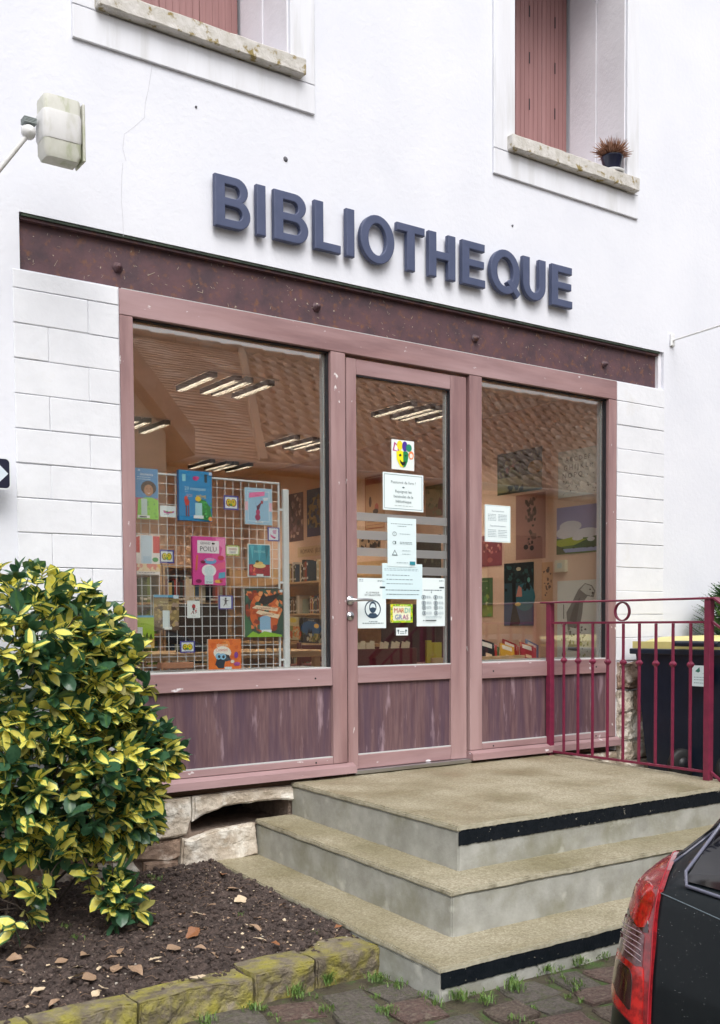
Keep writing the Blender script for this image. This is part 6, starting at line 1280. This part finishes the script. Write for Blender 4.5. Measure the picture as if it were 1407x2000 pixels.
LEN = math.hypot(RY - EY, RZ - EZ)
def tile_mesh():
    b = MB(); n = 7; vs = []
    for j, lift in ((0, .016), (1, .0)):
        for i in range(n + 1):
            u = i / n; h = .05 * max(0, math.sin(math.pi * (u / .62))) if u < .62 else -.012 * math.sin(math.pi * (u - .62) / .38); vs.append(Vector((u * .335, 0, 0)) + sl_d * (j * .43) + nrm * (h + lift + .012))
    for i in range(n + 1): vs.append(vs[i] - nrm * .03)
    b.add(vs, [(i, i + 1, n + 2 + i, n + 1 + i) for i in range(n)] + [(2 * n + 2 + i, 2 * n + 3 + i, i + 1, i) for i in range(n)], None, True); return b
tmb = tile_mesh(); tme = tmb.data('tile', (0, 0, 0), M_tile); tiles = []
rt = random.Random(8); XS = 6.4
for r in range(int(LEN / .36)):
    for c in range(int(19 / .32)):
        tiles.append(Vector((XS + 1.7 * r * .36 / LEN + c * .32 + rt.uniform(-.004, .004), EY, EZ)) + sl_d * (r * .36 + rt.uniform(-.008, .008)) + nrm * rt.uniform(0, .01))
tiles.sort(key=lambda p: abs(p.x - 8.2) * .6 + (p - Vector((8, EY, EZ))).length)
rs_ = MB()
for i, p in enumerate(tiles):
    if i < 300: place('tile', tme, Matrix.Translation(p), hs_)
    else: rs_.v += [tuple(Vector(v) + p) for v in tmb.v]; o = len(rs_.v) - len(tmb.v); rs_.f += [[o + j for j in f] for f in tmb.f]; rs_.m += [0] * len(tmb.f); rs_.sm += [True] * len(tmb.f)
rs_.build('tiles', M_tile, hs_, kind='stuff')
b = MB()   # older small flat tiles on the left part of the roof
for r in range(int(LEN / .11)):
    x = -3.1
    while x < XS - .1 + 1.7 * r * .11 / LEN:
        wd_ = rt.uniform(.14, .19); p = Vector((x, EY, EZ)) + sl_d * (r * .11 + rt.uniform(-.006, .006)) + nrm * .012; q = sl_d * .13; up = nrm * (.012 + rt.uniform(0, .012)); a = Vector((wd_ - .006, 0, 0))
        b.add([p + up, p + up + a, p + q + a, p + q, p, p + a], [(0, 1, 2, 3), (4, 5, 1, 0)]); x += wd_
b.build('flat_tiles', M_tile, hs_, kind='stuff')
b = MB(); b.box(XS - .16, XS - .02, 0, LEN, 0, .10)
b.v = [tuple(Vector((v[0] + 1.7 * v[1] / LEN, EY, EZ)) + sl_d * v[1] + nrm * v[2]) for v in b.v]; b.build('verge', mat('mortar_verge', (.36, .26, .2)), hs_)
for i in range(60):
    x = -3 + i * .48; b = MB(); b.tube([(x, RY, RZ + .02), (x + .47, RY, RZ + .04)], .10, 8); b.build('ridge_tile', M_tile, hs_)
b = MB()
cg = thing('gabled_house', 'cream gabled house across the street, mirrored at the left of the panes', 'house', (1.97, -9, G))
b.prism([(.0, G), (3.94, G), (3.94, 3.35), (1.97, 5.55), (.0, 3.35)], lambda u, v, k: Vector((u, -9.5 if k else -8.0, v))); b.build('wall', mat('cream_gable', (.74, .66, .52), (.66, .58, .45), 3, .9), cg)
for sgn in (1, -1):
    b = MB(); xe = 1.97 + sgn * 2.25; b.add([(1.97, -7.7, 5.95), (xe, -7.7, 3.40), (xe, -9.58, 3.40), (1.97, -9.58, 5.95), (1.97, -7.7, 5.57), (xe, -7.7, 3.05), (xe, -9.58, 3.05), (1.97, -9.58, 5.57)], [(0, 1, 2, 3), (7, 6, 5, 4), (0, 4, 5, 1), (1, 5, 6, 2), (2, 6, 7, 3)]); b.build('roof', M_tile, cg)
